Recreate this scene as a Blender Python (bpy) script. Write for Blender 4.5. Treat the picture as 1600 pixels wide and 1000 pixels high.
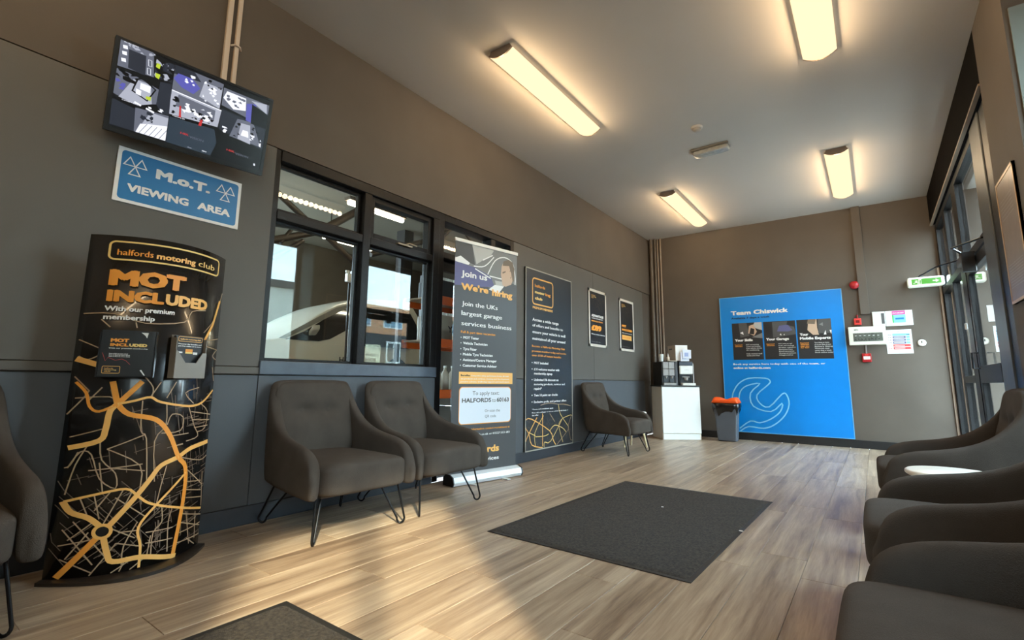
import bpy, bmesh, math, random
from mathutils import Vector, Matrix
PI = math.pi
for o in list(bpy.data.objects): bpy.data.objects.remove(o)
SC = bpy.context.scene; COL = SC.collection
H, YB, G = 3.267, 8.193, 2.296            # ceiling height, back wall, top of the wall boards

# ------------------------------------------------------------------ camera
cam_data = bpy.data.cameras.new('camera'); cam = bpy.data.objects.new('camera', cam_data); COL.objects.link(cam)
_r = Vector((0.8008033, 0.59882209, 0.01123284)); _u = Vector((0.08227004, -0.12855796, 0.98828361)); _f = Vector((-0.59325013, 0.79049665, 0.15221476))
cam.matrix_world = Matrix(((_r.x, _u.x, -_f.x, 2.96253827), (_r.y, _u.y, -_f.y, 0.0), (_r.z, _u.z, -_f.z, 0.83429567), (0, 0, 0, 1)))
cam_data.sensor_fit = 'HORIZONTAL'; cam_data.sensor_width = 36.0
cam_data.lens = 769.6115 / 1600 * 36.0
cam_data.shift_x = (800 - 784.1796) / 1600; cam_data.shift_y = -(500 - 475.3958) / 1600
cam_data.clip_start = 0.02; cam_data.clip_end = 300
SC.camera = cam

# ------------------------------------------------------------------ sky, sun, exposure
W = bpy.data.worlds.new('sky_world'); SC.world = W; W.use_nodes = True
nt = W.node_tree; nt.nodes.clear()
SKY_STRENGTH = 12.5
def wn(t, **k):
    n = nt.nodes.new(t)
    for a, b in k.items(): setattr(n, a, b)
    return n
wo = wn('ShaderNodeOutputWorld'); wb = wn('ShaderNodeBackground'); wb.inputs[1].default_value = SKY_STRENGTH
tc = wn('ShaderNodeTexCoord'); sp = wn('ShaderNodeSeparateXYZ'); nt.links.new(tc.outputs['Generated'], sp.inputs[0])
rp = wn('ShaderNodeValToRGB'); nt.links.new(sp.outputs[2], rp.inputs[0])
rp.color_ramp.elements[0].position = 0.0; rp.color_ramp.elements[0].color = (0.64, 0.79, 0.89, 1)
rp.color_ramp.elements[1].position = 0.75; rp.color_ramp.elements[1].color = (0.42, 0.60, 0.78, 1)
nz = wn('ShaderNodeTexNoise'); nz.inputs['Scale'].default_value = 3.0; nz.inputs['Detail'].default_value = 6
mp = wn('ShaderNodeMapping'); mp.inputs['Scale'].default_value = (1, 1, 3.5); nt.links.new(tc.outputs['Generated'], mp.inputs[0]); nt.links.new(mp.outputs[0], nz.inputs['Vector'])
cr = wn('ShaderNodeValToRGB'); cr.color_ramp.elements[0].position = .5; cr.color_ramp.elements[1].position = .75; nt.links.new(nz.outputs[0], cr.inputs[0])
mx = wn('ShaderNodeMix', data_type='RGBA'); nt.links.new(cr.outputs[0], mx.inputs[0]); nt.links.new(rp.outputs[0], mx.inputs[6]); mx.inputs[7].default_value = (.85, .9, .95, 1)
nt.links.new(mx.outputs[2], wb.inputs[0]); nt.links.new(wb.outputs[0], wo.inputs[0])

sun = bpy.data.lights.new('sun', 'SUN'); so = bpy.data.objects.new('sun', sun); COL.objects.link(so)
sun.energy = 5.2; sun.angle = math.radians(2.2); sun.color = (1.0, .84, .60)
_d = Vector((-.8 * math.cos(math.radians(31)), .6 * math.cos(math.radians(31)), -math.sin(math.radians(31))))
so.rotation_euler = _d.to_track_quat('-Z', 'Y').to_euler(); so.location = (8, -4, 6)

SC.view_settings.view_transform = 'Standard'; SC.view_settings.look = 'None'
SC.view_settings.gamma = 1.0; SC.view_settings.use_curve_mapping = False
SC.view_settings.exposure = 1.28
SC.cycles.max_bounces = 10; SC.cycles.diffuse_bounces = 6; SC.cycles.glossy_bounces = 5; SC.cycles.transparent_max_bounces = 16; SC.cycles.transmission_bounces = 8
SC.cycles.caustics_reflective = False; SC.cycles.caustics_refractive = False
LAMP_STRENGTH = 0.62           # what the cream diffusers show
LAMP_WATTS = 0.60              # each of the twenty small sources along a fitting
LAMP_COLOR = (1.0, .73, .43)

# ------------------------------------------------------------------ helpers
def s2l(c):
    return tuple(((x / 255) / 12.92 if x / 255 <= .04045 else ((x / 255 + .055) / 1.055) ** 2.4) for x in c)
MATS = {}
def mat(name, col, rough=.6, metal=0.0, noise=0.0, nscale=8.0, bump=0.0, bscale=60.0, emit=None, estr=1.0, sheen=0.0, coat=0.0, spec=.5, alpha=None):
    """plain material: sRGB colour, optional tone noise and fine relief"""
    if name in MATS: return MATS[name]
    m = bpy.data.materials.new(name); m.use_nodes = True; t = m.node_tree
    b = t.nodes['Principled BSDF']; c = s2l(col)
    b.inputs['Base Color'].default_value = (*c, 1); b.inputs['Roughness'].default_value = rough
    b.inputs['Metallic'].default_value = metal; b.inputs['Specular IOR Level'].default_value = spec
    if sheen: b.inputs['Sheen Weight'].default_value = sheen
    if coat: b.inputs['Coat Weight'].default_value = coat
    tcn = None
    if noise or bump:
        tcn = t.nodes.new('ShaderNodeTexCoord')
    if noise:
        n = t.nodes.new('ShaderNodeTexNoise'); n.inputs['Scale'].default_value = nscale; n.inputs['Detail'].default_value = 5
        t.links.new(tcn.outputs['Object'], n.inputs['Vector'])
        r = t.nodes.new('ShaderNodeValToRGB'); t.links.new(n.outputs[0], r.inputs[0])
        r.color_ramp.elements[0].position = .3; r.color_ramp.elements[1].position = .7
        r.color_ramp.elements[0].color = (*[x * (1 - noise) for x in c], 1); r.color_ramp.elements[1].color = (*[min(1, x * (1 + noise)) for x in c], 1)
        t.links.new(r.outputs[0], b.inputs['Base Color'])
    if bump:
        n2 = t.nodes.new('ShaderNodeTexNoise'); n2.inputs['Scale'].default_value = bscale; n2.inputs['Detail'].default_value = 3
        t.links.new(tcn.outputs['Object'], n2.inputs['Vector'])
        bp = t.nodes.new('ShaderNodeBump'); bp.inputs['Strength'].default_value = bump; bp.inputs['Distance'].default_value = .004
        t.links.new(n2.outputs[0], bp.inputs['Height']); t.links.new(bp.outputs[0], b.inputs['Normal'])
    if emit:
        b.inputs['Emission Color'].default_value = (*s2l(emit), 1); b.inputs['Emission Strength'].default_value = estr
    MATS[name] = m; return m

def glass_mat(name, refl=.12, tint=(.93, .97, .96)):
    """window pane: thin sheet that lets light through and mirrors part of it"""
    if name in MATS: return MATS[name]
    m = bpy.data.materials.new(name); m.use_nodes = True; t = m.node_tree; t.nodes.clear()
    o = t.nodes.new('ShaderNodeOutputMaterial'); tr = t.nodes.new('ShaderNodeBsdfTransparent'); tr.inputs[0].default_value = (*tint, 1)
    g = t.nodes.new('ShaderNodeBsdfGlossy'); g.inputs['Roughness'].default_value = .003
    fr = t.nodes.new('ShaderNodeFresnel'); fr.inputs[0].default_value = 1.5
    ad = t.nodes.new('ShaderNodeMath'); ad.operation = 'MULTIPLY_ADD'; ad.inputs[1].default_value = 1.6; ad.inputs[2].default_value = refl - .065; ad.use_clamp = True
    t.links.new(fr.outputs[0], ad.inputs[0])
    ge = t.nodes.new('ShaderNodeNewGeometry'); fb = t.nodes.new('ShaderNodeMath'); fb.operation = 'SUBTRACT'; fb.inputs[0].default_value = 1.0; t.links.new(ge.outputs['Backfacing'], fb.inputs[1])
    mu = t.nodes.new('ShaderNodeMath'); mu.operation = 'MULTIPLY'; t.links.new(ad.outputs[0], mu.inputs[0]); t.links.new(fb.outputs[0], mu.inputs[1])
    mxx = t.nodes.new('ShaderNodeMixShader'); t.links.new(mu.outputs[0], mxx.inputs[0]); t.links.new(tr.outputs[0], mxx.inputs[1]); t.links.new(g.outputs[0], mxx.inputs[2])
    t.links.new(mxx.outputs[0], o.inputs[0]); MATS[name] = m; return m

class MB:
    """collects polygons, builds one mesh object"""
    def __init__(s): s.v = []; s.f = []; s.sm = []
    def add(s, vs, fs, smooth=False):
        n = len(s.v); s.v += [tuple(p) for p in vs]; s.f += [tuple(i + n for i in f) for f in fs]; s.sm += [smooth] * len(fs); return s
    def box(s, x0, y0, z0, x1, y1, z1):
        x0, x1 = sorted((x0, x1)); y0, y1 = sorted((y0, y1)); z0, z1 = sorted((z0, z1))
        return s.add([(x0, y0, z0), (x1, y0, z0), (x1, y1, z0), (x0, y1, z0), (x0, y0, z1), (x1, y0, z1), (x1, y1, z1), (x0, y1, z1)],
                     [(0, 3, 2, 1), (4, 5, 6, 7), (0, 1, 5, 4), (1, 2, 6, 5), (2, 3, 7, 6), (3, 0, 4, 7)])
    def poly(s, pts): return s.add(pts, [tuple(range(len(pts)))])
    def prism(s, pts, d):
        """extrude a polygon of 3D points by vector d"""
        n = len(pts); d = Vector(d); a = [Vector(p) for p in pts]; b = [p + d for p in a]
        nrm = Vector((0, 0, 0))
        for i in range(n): nrm += a[i].cross(a[(i + 1) % n])
        fl = nrm.dot(d) > 0
        bot = tuple(range(n)); top = tuple(range(n, 2 * n))
        fs = [bot[::-1] if fl else bot, top if fl else top[::-1]]
        for i in range(n):
            j = (i + 1) % n; q = (i, j, j + n, i + n); fs.append(q if fl else q[::-1])
        return s.add(a + b, fs)
    def tube(s, pts, r, n=8, closed=False, caps=True):
        pts = [Vector(p) for p in pts]; m = len(pts); rings = []; prev = None
        for i, p in enumerate(pts):
            if closed: t = pts[(i + 1) % m] - pts[i - 1]
            else: t = pts[min(i + 1, m - 1)] - pts[max(i - 1, 0)]
            t.normalize()
            if prev is None:
                a = Vector((0, 0, 1)) if abs(t.z) < .9 else Vector((1, 0, 0)); u = t.cross(a).normalized()
            else:
                u = (prev - t * prev.dot(t)); u = u.normalized() if u.length > 1e-6 else t.orthogonal().normalized()
            prev = u; w = t.cross(u); rr = r[i] if isinstance(r, (list, tuple)) else r
            rings.append([p + (u * math.cos(2 * PI * k / n) + w * math.sin(2 * PI * k / n)) * rr for k in range(n)])
        vs = [q for R_ in rings for q in R_]; fs = []
        for i in range(m if closed else m - 1):
            a = i * n; b = ((i + 1) % m) * n
            for k in range(n): fs.append((a + k, a + (k + 1) % n, b + (k + 1) % n, b + k))
        s.add(vs, fs, True)
        if caps and not closed:
            s.add(rings[0], [tuple(range(n))[::-1]]); s.add(rings[-1], [tuple(range(n))])
        return s
    def lathe(s, prof, c=(0, 0, 0), n=24, smooth=True):
        vs = []; fs = []
        for r, z in prof:
            for k in range(n): vs.append((c[0] + r * math.cos(2 * PI * k / n), c[1] + r * math.sin(2 * PI * k / n), c[2] + z))
        for i in range(len(prof) - 1):
            for k in range(n): fs.append((i * n + k, i * n + (k + 1) % n, (i + 1) * n + (k + 1) % n, (i + 1) * n + k))
        s.add(vs, fs, smooth)
        m = len(prof) - 1
        s.add(vs[:n], [tuple(range(n))[::-1]]); s.add(vs[m * n:], [tuple(range(n))]); return s
    def build(s, name, m=None, parent=None, bevel=0, seg=2, subsurf=0, loc=None, label=None, weld=False):
        me = bpy.data.meshes.new(name); me.from_pydata(s.v, [], s.f)
        me.polygons.foreach_set('use_smooth', s.sm)
        if weld or subsurf:
            b = bmesh.new(); b.from_mesh(me); bmesh.ops.remove_doubles(b, verts=b.verts, dist=1e-5); bmesh.ops.recalc_face_normals(b, faces=b.faces); b.to_mesh(me); b.free()
        me.update()
        if m: me.materials.append(m)
        o = bpy.data.objects.new(name, me); COL.objects.link(o)
        if parent: o.parent = parent
        if loc is not None: o.location = loc
        if bevel:
            md = o.modifiers.new('bevel', 'BEVEL'); md.width = bevel; md.segments = seg; md.limit_method = 'ANGLE'; md.angle_limit = math.radians(40)
        if subsurf:
            md = o.modifiers.new('sub', 'SUBSURF'); md.levels = subsurf; md.render_levels = subsurf
        if label: o['label'] = label
        return o

def tag(o, label=None, cat=None, group=None, kind=None):
    if label: o['label'] = label
    if cat: o['category'] = cat
    if group: o['group'] = group
    if kind: o['kind'] = kind
    return o
def empty(name, loc=(0, 0, 0), rz=0, label=None, cat=None, group=None, kind=None):
    o = bpy.data.objects.new(name, None); COL.objects.link(o); o.location = loc; o.rotation_euler = (0, 0, rz); o.empty_display_size = .05
    return tag(o, label, cat, group, kind)
def copy_tree(o, parent=None):
    c = o.copy(); COL.objects.link(c); c.parent = parent
    for ch in [x for x in bpy.data.objects if x.parent == o]: copy_tree(ch, c)
    return c
def box(name, m, parent, x0, y0, z0, x1, y1, z1, bevel=0, label=None):
    return MB().box(x0, y0, z0, x1, y1, z1).build(name, m, parent, bevel=bevel, label=label)

def pillow(hx, hy, hz, e=.35, c=(0, 0, 0), nu=32, nv=20, f=None):
    """rounded cushion: superellipsoid grid"""
    sg = lambda a, p: math.copysign(abs(a) ** p, a)
    vs = []; fs = []
    def ev(a):          # even spacing over the flat faces
        k = math.floor(a / (PI / 2)); t = (a - k * PI / 2) / (PI / 4)
        return k * PI / 2 + (math.atan(t ** (1 / e)) if t <= 1 else PI / 2 - math.atan((2 - t) ** (1 / e)))
    for j in range(1, nv):
        ph = ev(PI * j / nv) - PI / 2 if e < .7 else -PI / 2 + PI * j / nv
        for i in range(nu):
            th = ev(2 * PI * i / nu) if e < .7 else 2 * PI * i / nu
            x = sg(math.cos(ph), e) * sg(math.cos(th), e); y = sg(math.cos(ph), e) * sg(math.sin(th), e); z = sg(math.sin(ph), e)
            vs.append((x, y, z))
    b = len(vs); vs += [(0, 0, -1), (0, 0, 1)]
    for j in range(nv - 2):
        for i in range(nu): fs.append((j * nu + i, j * nu + (i + 1) % nu, (j + 1) * nu + (i + 1) % nu, (j + 1) * nu + i))
    for i in range(nu):
        fs.append((b, (i + 1) % nu, i)); fs.append((b + 1, (nv - 2) * nu + i, (nv - 2) * nu + (i + 1) % nu))
    out = []
    for x, y, z in vs:
        p = (x * hx + c[0], y * hy + c[1], z * hz + c[2]); out.append(f(p, x, y, z) if f else p)
    return MB().add(out, fs, True)

# ---- flat print: shapes laid on a board in its own u (0..1) and v (0..1)
_tc = {}
def glyphs(text, bold):
    k = (text, bold)
    if k not in _tc:
        c = bpy.data.curves.new('t', 'FONT'); c.body = text; c.resolution_u = 1 if len(text) > 30 else 2; c.fill_mode = 'FRONT'; c.offset = bold; c.space_character = 1.0 + bold * 1.2
        o = bpy.data.objects.new('t', c); m = o.to_mesh()
        vs = [(v.co.x, v.co.y) for v in m.vertices]; fs = [tuple(p.vertices) for p in m.polygons]
        o.to_mesh_clear(); bpy.data.objects.remove(o); bpy.data.curves.remove(c)
        _tc[k] = (vs, fs)
    return _tc[k]
class Print:
    """collects flat printed shapes by colour; frame(u, v, d) gives a 3D point"""
    def __init__(s, frame, maxseg=0): s.fr = frame; s.maxseg = maxseg; s.g = {}; s.order = []
    def mb(s, key):
        if key not in s.g: s.g[key] = MB(); s.order.append(key)
        return s.g[key]
    def poly(s, key, pts, d=.0012):
        a = 0
        for i in range(len(pts)):
            x0, y0 = pts[i]; x1, y1 = pts[(i + 1) % len(pts)]; a += x0 * y1 - x1 * y0
        if a < 0: pts = pts[::-1]
        s.mb(key).poly([s.fr(u, v, d) for u, v in pts]); return s
    def rect(s, key, u0, v0, u1, v1, d=.0012, n=1):
        for i in range(n):
            a = u0 + (u1 - u0) * i / n; b = u0 + (u1 - u0) * (i + 1) / n
            s.poly(key, [(a, v0), (b, v0), (b, v1), (a, v1)], d)
        return s
    def text(s, key, t, u0, v0, w, h, bold=.0, d=.0024, shear=0):
        """bold: stroke thickening in letter units, made by laying the same letters a few times"""
        vs, fs = glyphs(t, .0)
        if not vs: return s
        x0 = min(p[0] for p in vs); x1 = max(p[0] for p in vs)
        k = w / (x1 - x0 + 2 * bold); kh = h / (.729 + 2 * bold); b = bold
        offs = [(b, b)] if b == 0 else ([(0, b), (2 * b, b)] if b < .03 or len(t) > 24 else [(0, b * .3), (b, 0), (2 * b, b * .3), (2 * b, b * 1.7), (b, 2 * b), (0, b * 1.7), (b, b)])
        for i, (ox, oy) in enumerate(offs):
            s.mb(key).add([s.fr(u0 + (x - x0 + ox) * k + shear * (y + oy) * kh, v0 + (y + oy) * kh, d + i * .00002) for x, y in vs], fs)
        return s
    def line(s, key, pts, w, d=.0016, asp=1.0, closed=False):
        """stroke of width w (in v units); asp = board height / board width"""
        if s.maxseg:
            q = []; m_ = len(pts)
            for i in range(m_ if closed else m_ - 1):
                a, b = pts[i], pts[(i + 1) % m_]; k = max(1, math.ceil(abs(b[0] - a[0]) / s.maxseg))
                q += [(a[0] + (b[0] - a[0]) * j / k, a[1] + (b[1] - a[1]) * j / k) for j in range(k)]
            if not closed: q.append(pts[-1])
            pts = q
        P = [Vector((u / asp, v)) for u, v in pts]; n = len(P)
        if n < 2: return s
        L = []; R = []
        for i in range(n):
            a = P[i - 1] if (i or closed) else P[i]; b = P[(i + 1) % n] if (i < n - 1 or closed) else P[i]
            t = (b - a)
            if t.length < 1e-9: t = Vector((1, 0))
            t.normalize(); q = Vector((-t.y, t.x)) * w / 2
            L.append(P[i] + q); R.append(P[i] - q)
        m = s.mb(key); vs = [s.fr(p.x * asp, p.y, d) for p in L] + [s.fr(p.x * asp, p.y, d) for p in R]
        m.add(vs, [(i, n + i, n + (i + 1) % n, (i + 1) % n) for i in range(n if closed else n - 1)]); return s
    def rrect(s, key, u0, v0, u1, v1, r, asp, fill=True, w=0, d=.0016, n=6):
        pts = []
        for cu, cv, a0 in ((u1, v1, 0), (u0, v1, 90), (u0, v0, 180), (u1, v0, 270)):
            su = 1 if cu == u1 else -1; sv = 1 if cv == v1 else -1
            for i in range(n + 1):
                a = math.radians(a0 + 90 * i / n); pts.append((cu - su * r * asp + r * asp * math.cos(a), cv - sv * r + r * math.sin(a)))
        if fill: s.poly(key, pts, d)
        else: s.line(key, pts, w, d, asp, closed=True)
        return s
    def build(s, parent, mats, names):
        for k in s.order:
            nm = names.get(k, 'lettering'); o = s.g[k].build(nm, mats[k], parent)
            if len(s.g[k].f) > 1: o['kind'] = 'stuff'      # many small flat printed shapes
def flat(O, U, V):
    O, U, V = Vector(O), Vector(U), Vector(V); N = U.cross(V).normalized()
    return lambda u, v, d=0: O + U * u + V * v + N * d
def smooth_line(pts, k=4):
    """Catmull-Rom through 2D points"""
    out = []
    for i in range(len(pts) - 1):
        p0 = pts[max(i - 1, 0)]; p1 = pts[i]; p2 = pts[i + 1]; p3 = pts[min(i + 2, len(pts) - 1)]
        for j in range(k):
            t = j / k
            out.append(tuple(.5 * (2 * p1[a] + (p2[a] - p0[a]) * t + (2 * p0[a] - 5 * p1[a] + 4 * p2[a] - p3[a]) * t * t + (3 * p1[a] - p0[a] - 3 * p2[a] + p3[a]) * t ** 3) for a in (0, 1)))
    out.append(pts[-1]); return out

# ------------------------------------------------------------------ materials
wall_up = mat('wall_paint_taupe', (96, 87, 78), .75, noise=.06, nscale=2.5, bump=.06, bscale=180, spec=.3)
wall_lo = mat('wall_board_grey', (98, 94, 88), .6, noise=.05, nscale=2, bump=.04, bscale=160, spec=.4)
dado_m = mat('dado_board_daylit_grey', (86, 90, 95), .6, noise=.05, nscale=2, bump=.04, bscale=160, spec=.4)  # bluish tint puts the cool daylight low on the wall into the colour
base_m = mat('skirting_navy', (48, 54, 62), .4, noise=.1, nscale=6)
base_blk = mat('skirting_black', (30, 28, 28), .5, noise=.1, nscale=6)
ceil_m = mat('ceiling_paint', (190, 182, 172), .8, noise=.02, nscale=1.5, bump=.03, bscale=120)
black_wood = mat('black_window_paint', (21, 20, 20), .36, noise=.25, nscale=14, bump=.35, bscale=70, spec=.25)
sill_m = mat('sill_blue_grey', (84, 94, 106), .35, noise=.12, nscale=12, bump=.2, bscale=60)
white_pl = mat('white_plastic', (235, 235, 230), .35, noise=.01)
cream_pl = mat('cream_trunking', (206, 190, 172), .5, noise=.04, nscale=10)
black_pl = mat('black_plastic', (22, 22, 23), .35, noise=.05)
blk_metal = mat('black_metal', (24, 25, 28), .3, metal=.6, noise=.05)
grey_cap = mat('grey_lamp_cap', (120, 104, 90), .5, noise=.03)
fabric = mat('charcoal_fabric', (79, 72, 66), .95, noise=.1, nscale=9, bump=.5, bscale=420, sheen=.0, spec=.08)
glass_w = glass_mat('window_glass', .078)
glass_d = glass_mat('door_glass', .08)
P_white = mat('print_white', (240, 240, 238), .5); P_orange = mat('print_orange', (245, 160, 60), .5); P_gold = mat('print_gold', (250, 190, 105), .5)
P_yel = mat('print_yellow', (250, 214, 130), .5); P_dark = mat('print_dark', (38, 38, 40), .45, noise=.05, nscale=5); P_black = mat('print_black', (20, 20, 22), .4)
P_grey = mat('print_grey', (130, 130, 128), .5); P_lgrey = mat('print_light_grey', (190, 190, 186), .5); P_dkgrey = mat('print_mid_grey', (84, 84, 84), .5)
P_road = mat('print_thin_road', (178, 150, 118), .5); P_blue = mat('print_blue', (28, 118, 178), .4); P_ltblue = mat('print_light_blue', (130, 205, 245), .5); P_navy = mat('print_navy', (20, 50, 90), .5)
PM = dict(w=P_white, o=P_orange, g=P_gold, y=P_yel, k=P_dark, b=P_black, gr=P_grey, lg=P_lgrey, dg=P_dkgrey, r=P_road, bl=P_blue, lb=P_ltblue, n=P_navy,
          paper=mat('print_paper', (226, 232, 240), .5), skin=mat('print_skin', (206, 176, 150), .5), hair=mat('print_hair', (120, 104, 88), .5), vio=mat('print_violet', (98, 98, 140), .5), red=mat('print_red', (205, 70, 70), .5), pink=mat('print_pink', (210, 90, 160), .5), green=mat('print_green', (70, 190, 90), .5))

# ================================================================== the room
# ---- floor: every plank its own piece
def plank_mat():
    m = bpy.data.materials.new('oak_plank'); m.use_nodes = True; t = m.node_tree; b = t.nodes['Principled BSDF']
    def N(ty, **k):
        n = t.nodes.new(ty)
        for a, c in k.items(): setattr(n, a, c)
        return n
    tcn = N('ShaderNodeTexCoord'); oi = N('ShaderNodeObjectInfo'); L = t.links.new
    mul = N('ShaderNodeVectorMath', operation='SCALE'); cx = N('ShaderNodeCombineXYZ'); L(oi.outputs['Random'], cx.inputs[0]); L(oi.outputs['Random'], cx.inputs[1]); L(cx.outputs[0], mul.inputs[0]); mul.inputs[3].default_value = 37
    ad = N('ShaderNodeVectorMath', operation='ADD'); L(tcn.outputs['Object'], ad.inputs[0]); L(mul.outputs[0], ad.inputs[1])
    mp1 = N('ShaderNodeMapping'); mp1.inputs['Scale'].default_value = (24, 1.2, 1); L(ad.outputs[0], mp1.inputs[0])
    n1 = N('ShaderNodeTexNoise'); n1.inputs['Scale'].default_value = 1.0; n1.inputs['Detail'].default_value = 8; n1.inputs['Roughness'].default_value = .62; n1.inputs['Distortion'].default_value = .5; L(mp1.outputs[0], n1.inputs['Vector'])
    mp2 = N('ShaderNodeMapping'); mp2.inputs['Scale'].default_value = (6, .6, 1); L(ad.outputs[0], mp2.inputs[0])
    n2 = N('ShaderNodeTexNoise'); n2.inputs['Scale'].default_value = 1.0; n2.inputs['Detail'].default_value = 4; n2.inputs['Distortion'].default_value = 1.2; L(mp2.outputs[0], n2.inputs['Vector'])
    mp3 = N('ShaderNodeMapping'); mp3.inputs['Scale'].default_value = (160, 9, 1); L(ad.outputs[0], mp3.inputs[0])
    n3 = N('ShaderNodeTexNoise'); n3.inputs['Scale'].default_value = 1.0; n3.inputs['Detail'].default_value = 3; L(mp3.outputs[0], n3.inputs['Vector'])
    a1 = N('ShaderNodeMath', operation='MULTIPLY_ADD'); L(n2.outputs[0], a1.inputs[0]); a1.inputs[1].default_value = .5; L(n1.outputs[0], a1.inputs[2])
    a2 = N('ShaderNodeMath', operation='MULTIPLY_ADD'); L(n3.outputs[0], a2.inputs[0]); a2.inputs[1].default_value = .22; L(a1.outputs[0], a2.inputs[2])
    a3 = N('ShaderNodeMath', operation='MULTIPLY_ADD'); L(oi.outputs['Random'], a3.inputs[0]); a3.inputs[1].default_value = .16; L(a2.outputs[0], a3.inputs[2])
    r = N('ShaderNodeValToRGB'); L(a3.outputs[0], r.inputs[0]); e = r.color_ramp.elements
    e[0].position = 0.0; e[0].color = (*s2l((98, 77, 60)), 1); e[1].position = 1.0; e[1].color = (*s2l((196, 175, 150)), 1)
    k = e.new(.36); k.color = (*s2l((146, 123, 101)), 1); k = e.new(.62); k.color = (*s2l((168, 146, 122)), 1)
    mr = N('ShaderNodeMapRange'); mr.inputs[1].default_value = .62; mr.inputs[2].default_value = 1.22; L(a3.outputs[0], mr.inputs[0]); L(mr.outputs[0], r.inputs[0])
    L(r.outputs[0], b.inputs['Base Color']); b.inputs['Roughness'].default_value = .42; b.inputs['Specular IOR Level'].default_value = .45
    rr = N('ShaderNodeMapRange'); rr.inputs[3].default_value = .28; rr.inputs[4].default_value = .46; L(n1.outputs[0], rr.inputs[0]); L(rr.outputs[0], b.inputs['Roughness'])
    bp = N('ShaderNodeBump'); bp.inputs['Strength'].default_value = .12; bp.inputs['Distance'].default_value = .002; L(a2.outputs[0], bp.inputs['Height']); L(bp.outputs[0], b.inputs['Normal'])
    return m
oak = plank_mat()
floor = MB().box(0, -3, -.06, 4.1, 3.63, -.012).box(0, 3.63, -.06, 3.72, YB, -.012).build('floor', mat('underlay', (40, 32, 26), .9, noise=.1)); floor['kind'] = 'structure'
_pl = {}
def plank(x0, x1, y0, y1):
    w = round(x1 - x0 - .0016, 4); l = round(y1 - y0 - .0016, 4); k = (w, l)
    if k not in _pl:
        c = .0012; v = []
        for dx, dz in ((0, -.011), (0, -c), (c, 0)):
            v += [(dx, dx, dz), (w - dx, dx, dz), (w - dx, l - dx, dz), (dx, l - dx, dz)]
        fs = [(8, 9, 10, 11)]
        for b in (0, 4):
            for i in range(4): fs.append((b + i, b + (i + 1) % 4, b + 4 + (i + 1) % 4, b + 4 + i))
        me = bpy.data.meshes.new('plank'); me.from_pydata(v, [], fs); me.materials.append(oak); me.update(); _pl[k] = me
    o = bpy.data.objects.new('plank', _pl[k]); COL.objects.link(o); o.parent = floor; o.location = (x0 + .0008, y0 + .0008, 0)
random.seed(4)
xe = [0, .035] + [round(.035 + .2 * i, 3) for i in range(1, 21)] + [4.1]
offs = {}
for i in range(len(xe) - 1):
    x0, x1 = xe[i], xe[i + 1]; yend = YB if x1 <= 3.7 else 3.63
    y = -3 - (i * .47 % 1.22)
    if abs(x0 - 2.435) < .01: y = 2.88 - 1.22 * 5
    if abs(x0 - 2.235) < .01: y = 2.62 - 1.22 * 5
    while y < yend - .01:
        a, b = max(y, -3), min(y + 1.22, yend)
        if yend - b < .12: b = yend
        if b - a > .02: plank(x0, x1, a, b)
        if b == yend: break
        y += 1.22

# ---- ceiling
ceil = MB().box(-.1, -3, H, 4.3, YB + .1, H + .12).build('ceiling', ceil_m); ceil['kind'] = 'structure'

# ---- left wall: masonry core faced with painted boards
wl = MB()
wl.box(-.2, -3, G + .006, 0, YB, H)                       # above the boards
wl.box(-.2, -3, 0, -.018, 1.515, G + .006)
wl.box(-.2, 1.515, 0, -.018, 3.02, .85)
wl.box(-.2, 4.15, 0, -.018, YB, G + .006)
wall_left = wl.build('wall_left', wall_up); wall_left['kind'] = 'structure'
for (y0, y1, z0, z1) in [(-3, -.35, 0, .846), (-.344, 1.515, 0, .846), (1.521, 3.02, 0, .846), (4.15, 6.0, 0, .846), (6.004, 7.80, 0, .846),
                         (-3, -.35, .898, G), (-.344, 1.515, .898, G), (4.15, 6.0, .852, G), (6.004, 7.80, .852, G)]:
    box('panel', wall_lo if z1 > 1 else dado_m, wall_left, -.018, y0, z0, 0, y1, z1, bevel=.0015)
for (y0, y1) in [(-3, 1.515)]: box('dado_rail', wall_lo, wall_left, -.018, y0, .853, .008, y1, .894, bevel=.002)
for nm, (y0, y1), hh in [('baseboard_left', (-3, 3.0), .105), ('baseboard_left', (4.17, 7.80), .105)]:
    o = box(nm, base_m, None, .001, y0, .001, .016, y1, hh, bevel=.003); o['kind'] = 'structure'

# ---- back wall, column boxing and baseboard
wb_ = MB().box(-.2, YB, 0, 4.3, YB + .2, H).build('wall_back', wall_up); wb_['kind'] = 'structure'
o = box('baseboard_back', base_blk, None, .30, YB - .016, .001, 3.70, YB - .001, .105, bevel=.003); o['kind'] = 'structure'
o = box('trim_1', wall_up, None, 2.885, YB - .05, 1.76, 2.985, YB - .001, H - .001, bevel=.004); o['kind'] = 'structure'
o = box('trim_2', mat('beige_angle', (170, 150, 130), .5), None, 3.712, YB - .03, .001, 3.732, YB - .001, 2.3); o['kind'] = 'structure'

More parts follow.
